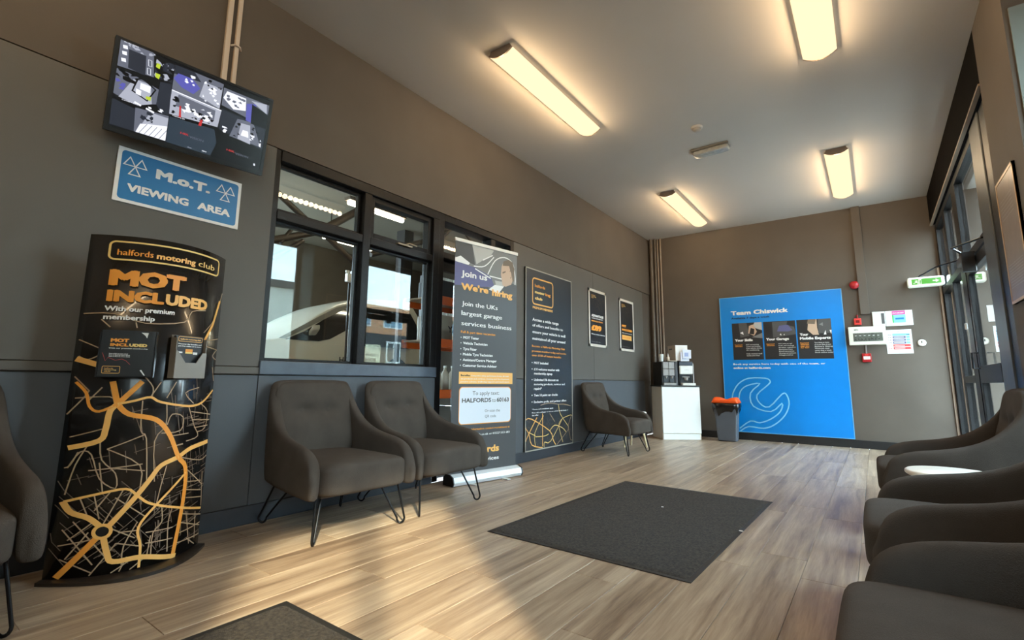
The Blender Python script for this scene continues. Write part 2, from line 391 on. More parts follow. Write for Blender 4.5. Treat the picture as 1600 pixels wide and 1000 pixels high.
# ---- pipes in the back left corner (reach from the ceiling)
def pipe(x, y, r, z0, z1, m, label, g=None):
    b = MB().tube([(x, y, z0), (x, y, z1)], r, 12); o = b.build('conduit_pipe', m); tag(o, label, 'pipe', g)
    return o
pm1 = mat('painted_pipe', (98, 88, 78), .5, noise=.05); pm2 = mat('painted_pipe_light', (150, 134, 118), .5, noise=.05)
pipe(.055, YB - .045, .032, .10, H - .002, pm1, 'thick brown painted pipe in the back left corner, nearest the side wall')
pipe(.118, YB - .035, .020, .10, H - .002, pm1, 'brown painted pipe just right of the thick corner pipe')
pipe(.158, YB - .020, .011, 1.20, H - .002, pm2, 'thin light conduit ending behind the foam cups on the drinks machine')
pipe(.208, YB - .020, .014, 1.18, H - .002, pm2, 'thin light conduit rightmost of the corner pipes')

# ---- near wall (behind the camera) and the right wall with its recess
o = MB().box(-.2, -3.2, 0, 4.3, -3, H).build('wall_front', wall_up); o['kind'] = 'structure'
wr = MB()
wr.box(4.1, -3, 0, 4.3, -1.5, H).box(4.1, -.1, 0, 4.3, 2.35, H)
wr.box(4.1, -1.5, 0, 4.3, -.1, .80).box(4.1, 2.35, 0, 4.3, 3.63, .80)
wr.box(4.1, -1.5, 2.90, 4.3, -.1, H).box(4.1, 2.35, 2.90, 4.3, 3.63, H)
wr.box(3.70, 3.63, 0, 4.3, 4.40, H)                        # pier
wall_right = wr.build('wall_right', wall_up); wall_right['kind'] = 'structure'
for n_, (y0, y1, parts_) in enumerate([(-1.5, -.1, 2), (2.35, 3.63, 2)]):
    w = empty('window_%d' % (n_ + 3), (4.16, y0, .8), kind='structure')
    L_ = y1 - y0
    MB().box(0, 0, 0, .06, L_, .06).box(0, 0, 2.04, .06, L_, 2.10).box(0, 0, .06, .06, .06, 2.04).box(0, L_ - .06, .06, .06, L_, 2.04).build('window_frame', black_wood, w)
    for i in range(1, parts_):
        box('mullion', black_wood, w, 0, L_ * i / parts_ - .025, .06, .06, L_ * i / parts_ + .025, 2.04)
    for i in range(parts_):
        a = .06 if i == 0 else L_ * i / parts_ + .025; b = L_ - .06 if i == parts_ - 1 else L_ * (i + 1) / parts_ - .025
        MB().box(.027, a, .06, .033, b, 2.04).build('pane', glass_d, w)
    box('window_sill', black_wood, w, -.06, 0, -.02, 0, L_, .0)

o = box('daylit_reveal_face', mat('reveal_daylit_grey', (118, 124, 118), .6), None, 3.722, 3.618, .80, 4.099, 3.629, 2.90); o['kind'] = 'structure'  # lighter lining board: daylight on the pier's near face put into the colour
# header above the glazed entrance
hd = mat('header_shade_black', (16, 13, 11), .95, noise=.2, nscale=3, spec=.05)  # near-black combines dark paint with the shade under the ceiling
o = box('trim_3', hd, None, 3.70, 4.401, 2.87, 3.90, YB - .001, H - .001); o['kind'] = 'structure'
o = box('trim_4', mat('header_edge', (150, 132, 112), .5), None, 3.692, 4.41, 2.852, 3.72, YB - .01, 2.869); o['kind'] = 'structure'

# ---- glazed entrance on the right
ent = empty('window_5', (3.74, 4.4, 0), kind='structure')
zt0, zt1, ztop = 1.955, 2.03, 2.85
posts = [(0, .42), (1.93, 2.18), (2.85, 2.98), (3.70, 3.79)]
box('side_post', mat('post_grey', (74, 78, 80), .35, noise=.1), ent, -.01, .425, .0, .07, .80, ztop, bevel=.006)
for a, b in posts: box('post', black_wood, ent, 0, a, .0, .07, b, ztop, bevel=.004)
gaps = [(.80, 1.93), (2.18, 2.85), (2.98, 3.70)]
for i, (a, b) in enumerate(gaps):
    box('transom_bar', black_wood, ent, 0, a, zt0, .07, b, zt1, bevel=.003)
    box('head_rail', black_wood, ent, 0, a, ztop - .07, .07, b, ztop, bevel=.003)
    MB().box(.032, a, zt1, .038, b, ztop - .07).build('pane', glass_d, ent)
    if i >= 1:
        box('bottom_rail', black_wood, ent, 0, a, 0, .07, b, .22, bevel=.003)
        MB().box(.032, a, .22, .038, b, zt0).build('pane', glass_d, ent)
box('mid_rail', black_wood, ent, 0, 2.18, .86, .07, 2.85, .93, bevel=.003)
for n_, (a, b) in enumerate(gaps[:1]):
    d = empty('door_%d' % (n_ + 1), (3.745, 4.4 + a + .004, .008), kind='structure'); w = b - a - .008
    MB().box(0, 0, 0, .055, .085, zt0 - .02).box(0, w - .085, 0, .055, w, zt0 - .02).box(0, .085, 0, .055, w - .085, .25).box(0, .085, zt0 - .11, .055, w - .085, zt0 - .02).build('door_frame', black_wood, d, bevel=.003)
    box('mid_rail', black_wood, d, -.005, .085, .85, .06, w - .085, 1.0, bevel=.003)
    MB().box(.024, .085, .25, .03, w - .085, .85).build('pane', glass_d, d); MB().box(.024, .085, 1.0, .03, w - .085, zt0 - .11).build('pane', glass_d, d)
    hy = w - .12 if n_ == 0 else .12
    MB().tube([(-.005, hy, .98), (-.05, hy, .98), (-.05, hy, 1.12), (-.005, hy, 1.12)], .009, 8).build('door_handle', blk_metal, d)
# white sensor spots on the posts
for y, z, lb in ((4.46, 1.30, 'small white door sensor on the entrance post beside the brown pier'), (6.60, 1.38, 'small white door sensor on the middle entrance post')):
    o = box('door_sensor', white_pl, None, 3.722, y, z, 3.739, y + .045, z + .06, bevel=.004); tag(o, lb, 'sensor')

# ---- window_1 and the door in the left wall
w1 = empty('window_1', (0, 1.515, .85), kind='structure'); z = lambda a: a - .85
yo = 1.515
def Y(a): return a - yo
MB().box(-.12, Y(1.515), z(.905), -.005, Y(1.55), z(G)).build('window_frame', black_wood, w1, bevel=.003, label='left jamb')
box('head_rail', black_wood, w1, -.12, Y(1.55), z(2.225), .004, Y(3.02), z(G), bevel=.004)
box('window_sill', sill_m, w1, -.14, Y(1.515), z(.851), .018, Y(3.02), z(.935), bevel=.006)
box('mullion', black_wood, w1, -.11, Y(2.215), z(.935), .002, Y(2.285), z(2.225), bevel=.006)
box('jamb', black_wood, w1, -.12, Y(2.945), z(.935), .006, Y(3.02), z(2.225), bevel=.005)
for a, b in ((1.55, 2.215), (2.285, 2.945)): box('transom_bar', black_wood, w1, -.11, Y(a), z(1.835), .0, Y(b), z(1.895), bevel=.006)
def sash(a, b, z0, z1, x0, x1, t, tilt=0):
    MB().box(x0, Y(a), z(z0), x1, Y(a) + t, z(z1)).box(x0, Y(b) - t, z(z0), x1, Y(b), z(z1)).box(x0, Y(a) + t, z(z0), x1, Y(b) - t, z(z0) + t).box(x0, Y(a) + t, z(z1) - t, x1, Y(b) - t, z(z1)).build('sash', black_wood, w1, bevel=.003)
sash(1.552, 2.213, .937, 1.833, -.085, -.045, .018); sash(1.552, 2.213, 1.897, 2.223, -.085, -.045, .022)
sash(2.287, 2.943, .937, 1.833, -.085, -.045, .018); sash(2.287, 2.943, 1.897, 2.223, -.085, -.02, .04)
def pane(a, b, z0, z1, x=-.065, tilt=0.0):
    ca, hl = (a + b) / 2, (b - a) / 2; pts = []
    c, s = math.cos(tilt), math.sin(tilt)
    P = [(x - s * hl, ca - c * hl), (x + s * hl, ca + c * hl)]
    v = []
    for zz in (z(z0), z(z1)):
        for q in P: v.append((q[0] - .002, Y(q[1]), zz))
        for q in P: v.append((q[0] + .002, Y(q[1]), zz))
    MB().add(v, [(0, 1, 5, 4), (3, 2, 6, 7), (1, 3, 7, 5), (2, 0, 4, 6), (4, 5, 7, 6), (0, 2, 3, 1)]).build('pane', glass_w, w1)
TILT1, TILT2 = 0.06, 0.0
pane(1.57, 2.195, .955, 1.815, tilt=TILT1); pane(1.574, 2.191, 1.919, 2.201)
pane(2.305, 2.925, .955, 1.815, tilt=TILT2); pane(2.327, 2.903, 1.937, 2.183)
MB().box(-.02, Y(2.55), z(1.90), .012, Y(2.70), z(1.912)).tube([(.004, Y(2.62), z(1.905)), (.02, Y(2.66), z(1.925)), (.018, Y(2.74), z(1.92))], .006).build('window_handle', mat('worn_brass', (150, 140, 120), .4, metal=.7), w1)
# doorway with a transom light
dr = empty('door_3', (0, 3.02, 0), kind='structure'); D = lambda a: a - 3.02
MB().box(-.14, D(3.021), 0, .0, D(3.085), G).box(-.14, D(4.09), 0, .0, D(4.149), G).box(-.14, D(3.085), 2.235, .0, D(4.09), G).box(-.12, D(3.085), 1.90, -.005, D(4.09), 1.955).box(-.12, D(3.765), 1.955, -.005, D(3.835), 2.235).build('door_frame', black_wood, dr, bevel=.004)
MB().box(-.066, D(3.085), 1.955, -.062, D(3.765), 2.235).build('pane', glass_w, dr); MB().box(-.066, D(3.835), 1.955, -.062, D(4.09), 2.235).build('pane', glass_w, dr)
MB().box(-.10, D(3.09), .01, -.055, D(3.125), 1.895).box(-.10, D(3.97), .01, -.055, D(4.085), 1.895).box(-.10, D(3.125), .01, -.055, D(3.97), .22).box(-.10, D(3.125), 1.80, -.055, D(3.97), 1.895).build('door_leaf', black_wood, dr, bevel=.003)
MB().box(-.079, D(3.125), .22, -.073, D(3.97), 1.80).build('pane', glass_w, dr)
MB().tube([(-.055, D(4.02), 1.0), (-.01, D(4.02), 1.0), (-.01, D(3.92), 1.0)], .009).build('door_handle', blk_metal, dr)

# ================================================================== lamps
def lamp(cx, y0, y1, label):
    t = empty('ceiling_light', (cx, y0, H), 0, label, 'lamp', 'long diffuser ceiling lights'); L_ = y1 - y0
    def prof(y, s=1.0):
        p = [(-.085 * s, 0), (-.095 * s, -.02 * s), (-.108 * s, -.030 * s)]
        for i in range(1, 8): a = -1 + 2 * i / 8; p.append((.108 * a * s, (-.030 - .040 * (1 - a * a)) * s))
        p += [(.108 * s, -.030 * s), (.095 * s, -.02 * s), (.085 * s, 0)]
        return [(x, y, zz) for x, zz in p]
    MB().box(-.075, .02, -.028, .075, L_ - .02, -.001).build('housing', white_pl, t)
    b = MB(); A = prof(.012, .985); n = len(A)
    vs = A + [(x, L_ - .012, q) for x, _, q in A]
    b.add(vs, [(i, i + n, i + 1 + n, i + 1) for i in range(1, n - 2)], True)
    b.build('diffuser', MATS.get('lamp_glow') or lampglow(), t)
    for ya, yb in ((0, .012), (L_ - .012, L_)):
        c = MB(); c.prism(prof(ya), (0, yb - ya, 0)); c.build('end_cap', grey_cap, t)
    for i in range(20):
        ld = bpy.data.lights.new('lamp_light', 'POINT'); ld.energy = LAMP_WATTS; ld.color = LAMP_COLOR; ld.shadow_soft_size = .032
        lo = bpy.data.objects.new('lamp_light', ld); COL.objects.link(lo); lo.parent = t; lo.location = (0, L_ * (i + .5) / 20, -.106)
    return t
def lampglow():
    m = bpy.data.materials.new('lamp_glow'); m.use_nodes = True; t = m.node_tree; t.nodes.clear()
    o = t.nodes.new('ShaderNodeOutputMaterial'); e = t.nodes.new('ShaderNodeEmission'); e.inputs[0].default_value = (*LAMP_COLOR, 1); e.inputs[1].default_value = LAMP_STRENGTH
    t.links.new(e.outputs[0], o.inputs[0]); MATS['lamp_glow'] = m; return m
lamp(.944, 2.63, 4.10, 'long glowing ceiling light above the left window, nearer of the two on that side')
lamp(2.836, 2.55, 4.05, 'long glowing ceiling light cut by the top edge of the photo')
lamp(1.014, 6.12, 7.66, 'glowing ceiling light over the far armchair, nearest the back left corner')
lamp(2.836, 5.94, 7.48, 'glowing ceiling light in front of the blue poster and wall boxing')
lamp(.944, -.9, .6, 'long glowing ceiling light behind the viewer on the window side')
lamp(2.836, -.9, .6, 'long glowing ceiling light behind the viewer on the armchair side')
# emergency bulkhead and detector
t = empty('emergency_light', (1.79, 5.18, H), math.radians(-2), 'clear rectangular emergency light fitting on the ceiling', 'lamp')
box('base_plate', mat('dull_grey', (150, 148, 142), .5), t, -.18, -.065, -.02, .18, .065, -.001, bevel=.004)
clr = mat('ribbed_cover', (166, 166, 160), .25, noise=.15, nscale=30, bump=.6, bscale=90)
pillow(.175, .06, .028, .3, (0, 0, -.04), 24, 12).build('cover', clr, t)
box('rim', mat('dull_dark', (96, 94, 88), .5), t, -.185, -.07, -.026, .185, -.062, -.012)
t = empty('smoke_detector', (1.79, 4.66, H), 0, 'round white smoke detector on the ceiling between the lamps', 'detector')
MB().lathe([(.052, -.001), (.052, -.014), (.045, -.02)], n=24).build('base', mat('det_white', (186, 180, 172), .5), t)
MB().lathe([(.036, -.02), (.038, -.034), (.028, -.045), (.012, -.048)], n=24).build('sensor_head', mat('det_white2', (160, 154, 146), .5), t)

# ================================================================== armchairs
def make_chair():
    t = empty('armchair')
    # plan path of the wrap-round shell (right half, y>0): station = (x, y, z_top, z_bottom, lean_x at the top, lean_y at the top)
    half = [  # from the middle of the back to the arm front
        (-.262, .000, .822, .262, -.085, .0), (-.262, .10, .822, .262, -.085, .0), (-.260, .20, .821, .260, -.083, -.002), (-.252, .266, .814, .258, -.078, -.008),
        (-.232, .302, .778, .255, -.07, -.022), (-.200, .317, .70, .252, -.058, -.028), (-.155, .322, .625, .248, -.040, -.026), (-.100, .328, .560, .244, -.02, -.018),
        (-.035, .333, .525, .240, -.008, -.010), (.040, .337, .503, .236, 0, -.006), (.110, .339, .492, .232, 0, -.004), (.180, .340, .482, .228, 0, -.003),
        (.245, .339, .464, .225, 0, -.002), (.288, .338, .438, .223, 0, -.002), (.314, .337, .400, .223, 0, -.002), (.326, .336, .345, .228, 0, 0)]
    st = [(x, -y, zt, zb, lx, -ly) for x, y, zt, zb, lx, ly in half[::-1]] + half[1:]
    th = .062; rings = []
    n = len(st)
    for i, (x, y, zt, zb, lx, ly) in enumerate(st):
        a = st[max(i - 1, 0)]; b = st[min(i + 1, n - 1)]
        tx, ty = b[0] - a[0], b[1] - a[1]; L_ = math.hypot(tx, ty); nx, ny = -ty / L_, tx / L_   # outward normal
        thk = th
        if i in (0, n - 1): thk = th * .62
        ring = []
        def P(k, zz, r):    # k 0 outer .. 1 inner
            f = (zz - zb) / (zt - zb); off = (.5 - k) * thk; bow = .006 * math.sin(PI * min(1, max(0, f)))
            return (x + lx * f + nx * (off - thk / 2 + bow * (1 - 2 * k)), y + ly * f + ny * (off - thk / 2 + bow * (1 - 2 * k)), zz)
        hh = zt - zb; r = min(.03, hh * .3)
        for k, zz in ((.12, zb + .0), (0, zb + .018), (0, zb + hh * .33), (0, zb + hh * .66), (0, zt - r), (.10, zt - r * .35), (.32, zt - .002), (.5, zt), (.68, zt - .002), (.90, zt - r * .35), (1, zt - r), (1, zb + hh * .66), (1, zb + hh * .33), (1, zb + .018), (.88, zb)):
            ring.append(P(k, zz, r))
        rings.append(ring)
    m = len(rings[0]); b = MB(); vs = [p for R_ in rings for p in R_]; fs = []
    for i in range(n - 1):
        for k in range(m): fs.append((i * m + k, i * m + (k + 1) % m, (i + 1) * m + (k + 1) % m, (i + 1) * m + k))
    # rounded caps at the arm fronts
    for i, s in ((0, -1), (n - 1, 1)):
        R_ = rings[i]; cx_ = sum(p[0] for p in R_) / m; cy_ = sum(p[1] for p in R_) / m; cz_ = sum(p[2] for p in R_) / m
        base = len(vs)
        for kf, dx in ((.72, .010), (.3, .013)): vs += [(cx_ + (p[0] - cx_) * kf + dx, cy_ + (p[1] - cy_) * kf, cz_ + (p[2] - cz_) * (kf * .5 + .5 if kf > .5 else kf)) for p in R_]
        vs.append((cx_ + .013, cy_, cz_))
        for k in range(m):
            k2 = (k + 1) % m
            fs += [(i * m + k, i * m + k2, base + k2, base + k), (base + k, base + k2, base + m + k2, base + m + k), (base + m + k, base + m + k2, base + 2 * m)]
    b.add(vs, fs, True); b.build('shell', fabric, t, subsurf=1, weld=True)
    # back cushion with two shallow tufts
    def fback(p, x, y, zz):
        X, Yy, Z = p
        f = (Z - .40) / .42
        w = 1.0 - .06 * max(0, f) ** 2
        if x > 0:
            for ty in (-.095, .095): X -= .034 * math.exp(-((Yy - ty) ** 2 + (Z - .635) ** 2) / .0016)
            X -= .012 * math.exp(-((Z - .635) ** 2) / .0006) * (1 if abs(Yy) < .13 else .3)
            X += .016 * math.exp(-((Z - .52) ** 2) / .02)
        X += -.15 * (Z - .40)
        if Z < .48: w *= 1.0
        return (X, Yy * w, Z)
    pillow(.034, .272, .222, .30, (-.232, 0, .588), 48, 36, fback).build('backrest', fabric, t, subsurf=1)
    def fseat(p, x, y, zz):
        X, Yy, Z = p
        if zz > 0: Z += .024 * (1 - y * y) * (1 - .35 * x * x)
        return (X, Yy, Z)
    pillow(.300, .272, .080, .22, (.060, 0, .308), 44, 22, fseat).build('seat', fabric, t, subsurf=1)
    MB().box(-.235, -.25, .222, .29, .25, .245).build('seat_base', black_pl, t, bevel=.01)
    for sx, sy in ((1, 1), (1, -1), (-1, 1), (-1, -1)):
        fx, fy = (.285, .275) if sx > 0 else (-.305, .255)
        tx, ty = (.262, .258) if sx > 0 else (-.215, .235)
        ix, iy = tx - sx * .075, ty - .075
        A = Vector((tx, sy * ty, .238)); B = Vector((ix, sy * iy, .238)); F = Vector((fx, sy * fy, .0065))
        q = (B - A).normalized(); r1 = F + Vector((0, 0, .028)); half = .022
        arc = [r1 - q * half * math.cos(a) + Vector((0, 0, -.028 * math.sin(a))) for a in [PI * k / 8 for k in range(9)]]
        MB().tube([A] + arc + [B], .0062, 8).build('leg', blk_metal, t)
    return t
chair0 = make_chair(); _used = [False]
def chair(x, y, rz, label, group):
    o = chair0 if not _used[0] else copy_tree(chair0); _used[0] = True
    o.location = (x, y, 0); o.rotation_euler = (0, 0, rz); tag(o, label, 'armchair', group); return o
GL = 'charcoal fabric armchairs along the window wall'; GR = 'charcoal fabric armchairs along the right wall'
chair(.378, 1.822, math.radians(-3), 'charcoal armchair with black hairpin legs, beside the map-patterned display stand under the window', GL)
chair(.378, 2.522, 0, 'charcoal armchair standing between another armchair and the roll-up hiring banner', GL)
chair(.378, .150, 0, 'charcoal armchair cut by the left photo edge beside the display stand', GL)
chair(.405, 5.722, math.radians(-2), 'charcoal armchair alone below the two small framed posters, near the coffee cabinet', GL)
chair(3.225, 1.255, PI, 'nearest charcoal armchair in the bottom right corner of the photo', GR)
chair(3.250, 2.325, PI, 'middle charcoal armchair in the right row, between the nearest one and the round side table', GR)
chair(3.290, 3.845, PI, 'farthest charcoal armchair in the right row, its backrest showing in front of the entrance', GR)

# ---- round side tables
def make_table():
    t = empty('side_table')
    MB().lathe([(.05, .420), (.160, .420), (.168, .426), (.170, .433), (.168, .440), (.160, .445), (.001, .445)], n=48).build('tabletop', mat('table_white', (236, 228, 216), .35), t)
    wd = mat('pale_wood_leg', (222, 202, 160), .5, noise=.12, nscale=20)
    for k in range(3):
        a = math.radians(90 + 120 * k); c, s = math.cos(a), math.sin(a)
        MB().tube([(c * .08, s * .08, .420), (c * .165, s * .165, .001)], [.017, .011], 10).build('leg', wd, t)
    return t
ta = make_table(); ta.location = (3.21, 3.10, 0); tag(ta, 'round white-topped side table between the middle and farthest right armchairs', 'table')
tb = copy_tree(ta); tb.location = (.39, 6.325, 0); tb.rotation_euler = (0, 0, math.radians(35)); tag(tb, 'small table with pale wooden legs behind the lone far armchair', 'table')

# ---- door mats
def carpet_mat():
    m = mat('mat_pile', (52, 45, 38), .95, noise=.65, nscale=85, bump=1.0, bscale=330)
    return m
def doormat(c, rz, w, l, label):
    t = empty('floor_mat', (c[0], c[1], 0), rz, label, 'mat')
    b = MB(); b.box(-w / 2, -l / 2, .0005, w / 2, l / 2, .004); b.build('rubber_border', mat('mat_rubber', (30, 28, 27), .6, noise=.1), t, bevel=.002)
    b = MB(); nx, ny = 60, 90; ww, ll = w / 2 - .022, l / 2 - .022; vs = []
    rnd = random.Random(3)
    for j in range(ny + 1):
        for i in range(nx + 1):
            e = min(i, nx - i, j, ny - j); vs.append((-ww + 2 * ww * i / nx, -ll + 2 * ll * j / ny, .0035 if e == 0 else .0085 + rnd.uniform(-.0008, .0008)))
    b.add(vs, [(j * (nx + 1) + i, j * (nx + 1) + i + 1, (j + 1) * (nx + 1) + i + 1, (j + 1) * (nx + 1) + i) for j in range(ny) for i in range(nx)], True)
    b.build('carpet_pile', carpet_mat(), t); return t
doormat((1.741, 3.182), math.radians(-1.2), 1.11, 1.83, 'large dark charcoal entrance mat lying in the middle of the floor')
doormat((1.685, .225), 0.0, 1.13, 1.80, 'dark charcoal mat with its corner showing at the bottom photo edge')
for (x, y, n_) in ((2.292, 3.157, 0), (1.762, 3.406, 1)):
    b = MB(); rnd = random.Random(n_)
    pillow(.012 if n_ == 0 else .008, .006, .003, .8, (0, 0, .012), 10, 6).build('paper_scrap', white_pl, None, loc=(x, y, 0))
sc_ = [o for o in bpy.data.objects if o.name.startswith('paper_scrap')]
tag(sc_[0], 'tiny white paper scrap near the right edge of the middle mat', 'scrap'); tag(sc_[1], 'tiny pale speck of paper in the middle of the large mat', 'scrap')

# ================================================================== curved display stand
YC, HW = .893, .290
def stand_fr(t, zz, d=0):
    x = .2 + .16 * (1 - t * t); sl = -.32 * t / HW      # dx/dy
    n = Vector((1, -sl, 0)).normalized(); return Vector((x, YC + t * HW, zz)) + n * d
ds = empty('display_stand', (.2, YC, 0), 0, 'tall curved dark display stand printed with an orange street map, left of the window', 'display stand')
def loc_st(t, zz, d=0): return stand_fr(t, zz, d) - Vector((.2, YC, 0))
NS = 28; b = MB(); vs = []
for zz in (.016, 1.462):
    for i in range(NS + 1): vs.append(loc_st(-1 + 2 * i / NS, zz, 0))
for zz in (.016, 1.462):
    for i in range(NS + 1): vs.append(loc_st(-1 + 2 * i / NS, zz, -.006))
n1 = NS + 1; fs = []
for i in range(NS):
    fs += [(i, i + 1, n1 + i + 1, n1 + i), (2 * n1 + i + 1, 2 * n1 + i, 3 * n1 + i, 3 * n1 + i + 1), (n1 + i, n1 + i + 1, 3 * n1 + i + 1, 3 * n1 + i), (i + 1, i, 2 * n1 + i, 2 * n1 + i + 1)]
fs += [(0, n1, 3 * n1, 2 * n1), (NS, 2 * n1 + NS, 3 * n1 + NS, n1 + NS)]
b.add(vs, fs, True); b.build('curved_panel', mat('stand_print', (26, 26, 27), .22, noise=.15, nscale=3, coat=.4), ds, weld=True)
b = MB(); outl = [(.02 + .225 * (1 - (t / 10) ** 2), t / 10 * .315, 0) for t in range(-10, 11)] + [(-.06 * (1 - (t / 10) ** 2), t / 10 * .315, 0) for t in range(9, -10, -1)]
b.prism([(x, y, .001) for x, y, _ in outl], (0, 0, .014)); b.build('base_plate', mat('stand_base', (40, 32, 26), .4, noise=.1), ds)
MB().box(-.03, -.28, .016, -.005, -.25, 1.44).box(-.03, .25, .016, -.005, .28, 1.44).build('rear_brace', blk_metal, ds)
def sfr(u, v, d=0): return loc_st(u, v, d)
pr_ = Print(sfr, .08)
ASP = 1 / HW     # v in metres, u in half widths
MAIN = [[(-94,806),(-83,761),(-78,704),(-68,682),(-50,713)],[(-58,810),(-50,713)],[(-25,811),(-50,713)],[(-50,713),(-32,726),(-13,741),(2,718),(46,695),(73,709),(99,767)],[(-93,532),(-64,560),(-59,608),(-57,681),(-50,713)],[(-50,713),(-36,669),(-2,641),(19,571),(37,465),(52,407),(54,260),(45,26)],[(98,510),(59,496),(37,465),(12,438),(-1,385),(-15,324),(-44,205)],[(-91,317),(-82,273),(-65,248),(-52,211)],[(-53,171),(-88,15)],[(-47,163),(-41,97),(-34,64),(-3,63),(32,34),(50,21)],[(-90,316),(-62,339),(-29,354),(-12,313),(11,269),(97,187)],[(-3,20),(-4,108),(-9,188),(11,269),(54,387)]]
TOPR = [[(-96,1102),(-65,1106),(-30,1070),(23,1090),(34,1145),(60,1162)],[(61,1051),(85,1139),(105,1275)],[(-97,988),(-76,952)],[(59,1007),(104,1031)],[(60,988),(101,974)],[(-95,917),(-86,902),(-75,923)],[(-78,1079),(-68,1046)],[(-41,1072),(-39,1047)],[(101,974),(88,941),(98,923)],[(91,883),(98,814)]]
MINOR = [[(-93,738),(-59,744),(-50,713)],[(-13,741),(-1,809)],[(21,809),(9,736)],[(10,711),(12,615),(-1,547),(5,371)],[(-22,726),(-20,597),(-12,561),(-5,364)],[(-93,576),(-58,613)],[(-55,524),(-14,579)],[(-71,438),(-13,453)],[(-63,558),(-59,480),(-43,422),(-41,360),(-59,403),(-70,503),(-81,515),(-91,450)],[(-74,548),(-84,461),(-90,343)],[(14,615),(20,662),(38,646),(36,585),(7,580)],[(46,695),(60,603),(71,548),(48,532)],[(70,703),(89,660),(86,581),(67,568)],[(37,465),(81,428),(102,441)],[(91,369),(97,197)],[(52,407),(94,302)],[(56,343),(90,325)],[(57,306),(92,278)],[(59,268),(94,244)],[(20,434),(15,355),(11,269)],[(-55,524),(-16,448),(-13,345)],[(-49,445),(-9,423)],[(-32,352),(-50,212)],[(-22,338),(-36,223)],[(-44,356),(-60,274)],[(-62,339),(-54,240)],[(-75,325),(-65,248)],[(-85,279),(-12,146)],[(-40,322),(-2,228)],[(-90,143),(-51,165)],[(-88,206),(-55,61)],[(-87,91),(-55,30)],[(-79,236),(-43,87)],[(-82,163),(-59,231)],[(-82,90),(-63,190)],[(-57,11),(-33,136)],[(-35,-1),(-10,68)],[(-33,136),(-4,108)],[(-32,178),(-8,176)],[(-24,46),(-24,120),(-11,211)],[(1,160),(40,153)],[(2,115),(42,105)],[(11,63),(11,152),(22,190),(19,261)],[(35,53),(32,182),(36,237)],[(48,76),(101,65)],[(48,169),(98,106)],[(53,117),(98,119)],[(75,46),(62,205)],[(87,57),(83,185)],[(52,202),(99,156)],[(68,78),(88,30)],[(-14,17),(4,58)],[(-26,4),(-19,75)],[(8,143),(6,68)],[(-54,348),(-61,469)],[(-83,515),(-89,461),(-94,451)],[(-103,670),(-85,738),(-81,767)],[(-96,829),(-80,767)],[(-68,784),(-80,727)],[(63,782),(38,758),(55,706)],[(-23,832),(-11,785),(-11,740)],[(24,564),(51,568)],[(25,516),(43,521)],[(52,668),(98,644)],[(56,629),(95,618)],[(61,590),(93,592)]]
cl = lambda p: (max(-.985, min(.985, p[0] / 100)), max(.02, p[1] / 1000))
for l in MINOR + TOPR[1:]: pr_.line('r', smooth_line([cl(p) for p in l], 3), .0045, .0016, ASP)
rnd = random.Random(7)
def denselines(x0, x1, z0, z1, n, ang):
    for i in range(n):
        x = rnd.uniform(x0, x1); zz = rnd.uniform(z0, z1); a = ang + rnd.choice((0, PI / 2)) + rnd.uniform(-.12, .12); L_ = rnd.uniform(.03, .10)
        p = [(x, zz)]
        for k in range(2): p.append((max(-.98, min(.98, p[-1][0] + math.cos(a) * L_ * ASP * .6)), max(.02, p[-1][1] + math.sin(a) * L_ * .6)))
        pr_.line('r2', p, .0028, .0013, ASP)
denselines(-.9, .2, .04, .34, 60, .7); denselines(-.1, .95, .05, .42, 60, .15); denselines(-.9, .9, .35, .74, 34, .25); denselines(.3, .95, .55, .76, 20, .1)
for i, l in enumerate(MAIN): pr_.line('o' if i in (0, 1, 2, 5, 8) else 'g', smooth_line([cl(p) for p in l], 4), (.020 if i not in (0, 3, 10, 11) else .010), .0022, ASP)
pr_.line('r', smooth_line([cl(p) for p in TOPR[0]], 3), .005, .0018, ASP)
pr_.line('g', [(-.49 + .026 * ASP * math.cos(a), .189 + .026 * math.sin(a)) for a in [2 * PI * k / 20 for k in range(20)]], .012, .0026, ASP, closed=True)
pr_.poly('b', [(-.49 + .018 * ASP * math.cos(a), .189 + .018 * math.sin(a)) for a in [2 * PI * k / 16 for k in range(16)]], .003)
pr_.line('g', [(-.97, .905), (-.62, .865)], .022, .0022, ASP); pr_.line('g', [(.60, .99), (.80, 1.10), (.93, 1.23)], .014, .0022, ASP)
pr_.rrect('y', -.79, 1.352, .80, 1.434, .018, ASP, fill=False, w=.0075, d=.0026)
pr_.text('o', 'halfords', -.71, 1.372, .41, .030, .02); pr_.text('g', 'motoring', -.26, 1.370, .57, .030, .035); pr_.text('y', 'club', .36, 1.372, .34, .030, .01)
pr_.text('o', 'MOT', -.76, 1.232, .95, .078, .065); pr_.text('o', 'INCL', -.76, 1.160, .66, .056, .06); pr_.text('g', 'UDED', -.08, 1.160, .70, .056, .06)
pr_.text('w', 'With our premium', -.765, 1.118, .83, .024, .035); pr_.text('w', 'membership', -.765, 1.080, .575, .024, .035)
PM['r2'] = mat('print_faint_road', (112, 94, 78), .5)
pr_.build(ds, PM, dict(r='map_roads', r2='map_streets', o='orange_print', g='gold_print', y='pill_outline', w='white_lettering', b='roundabout_centre'))
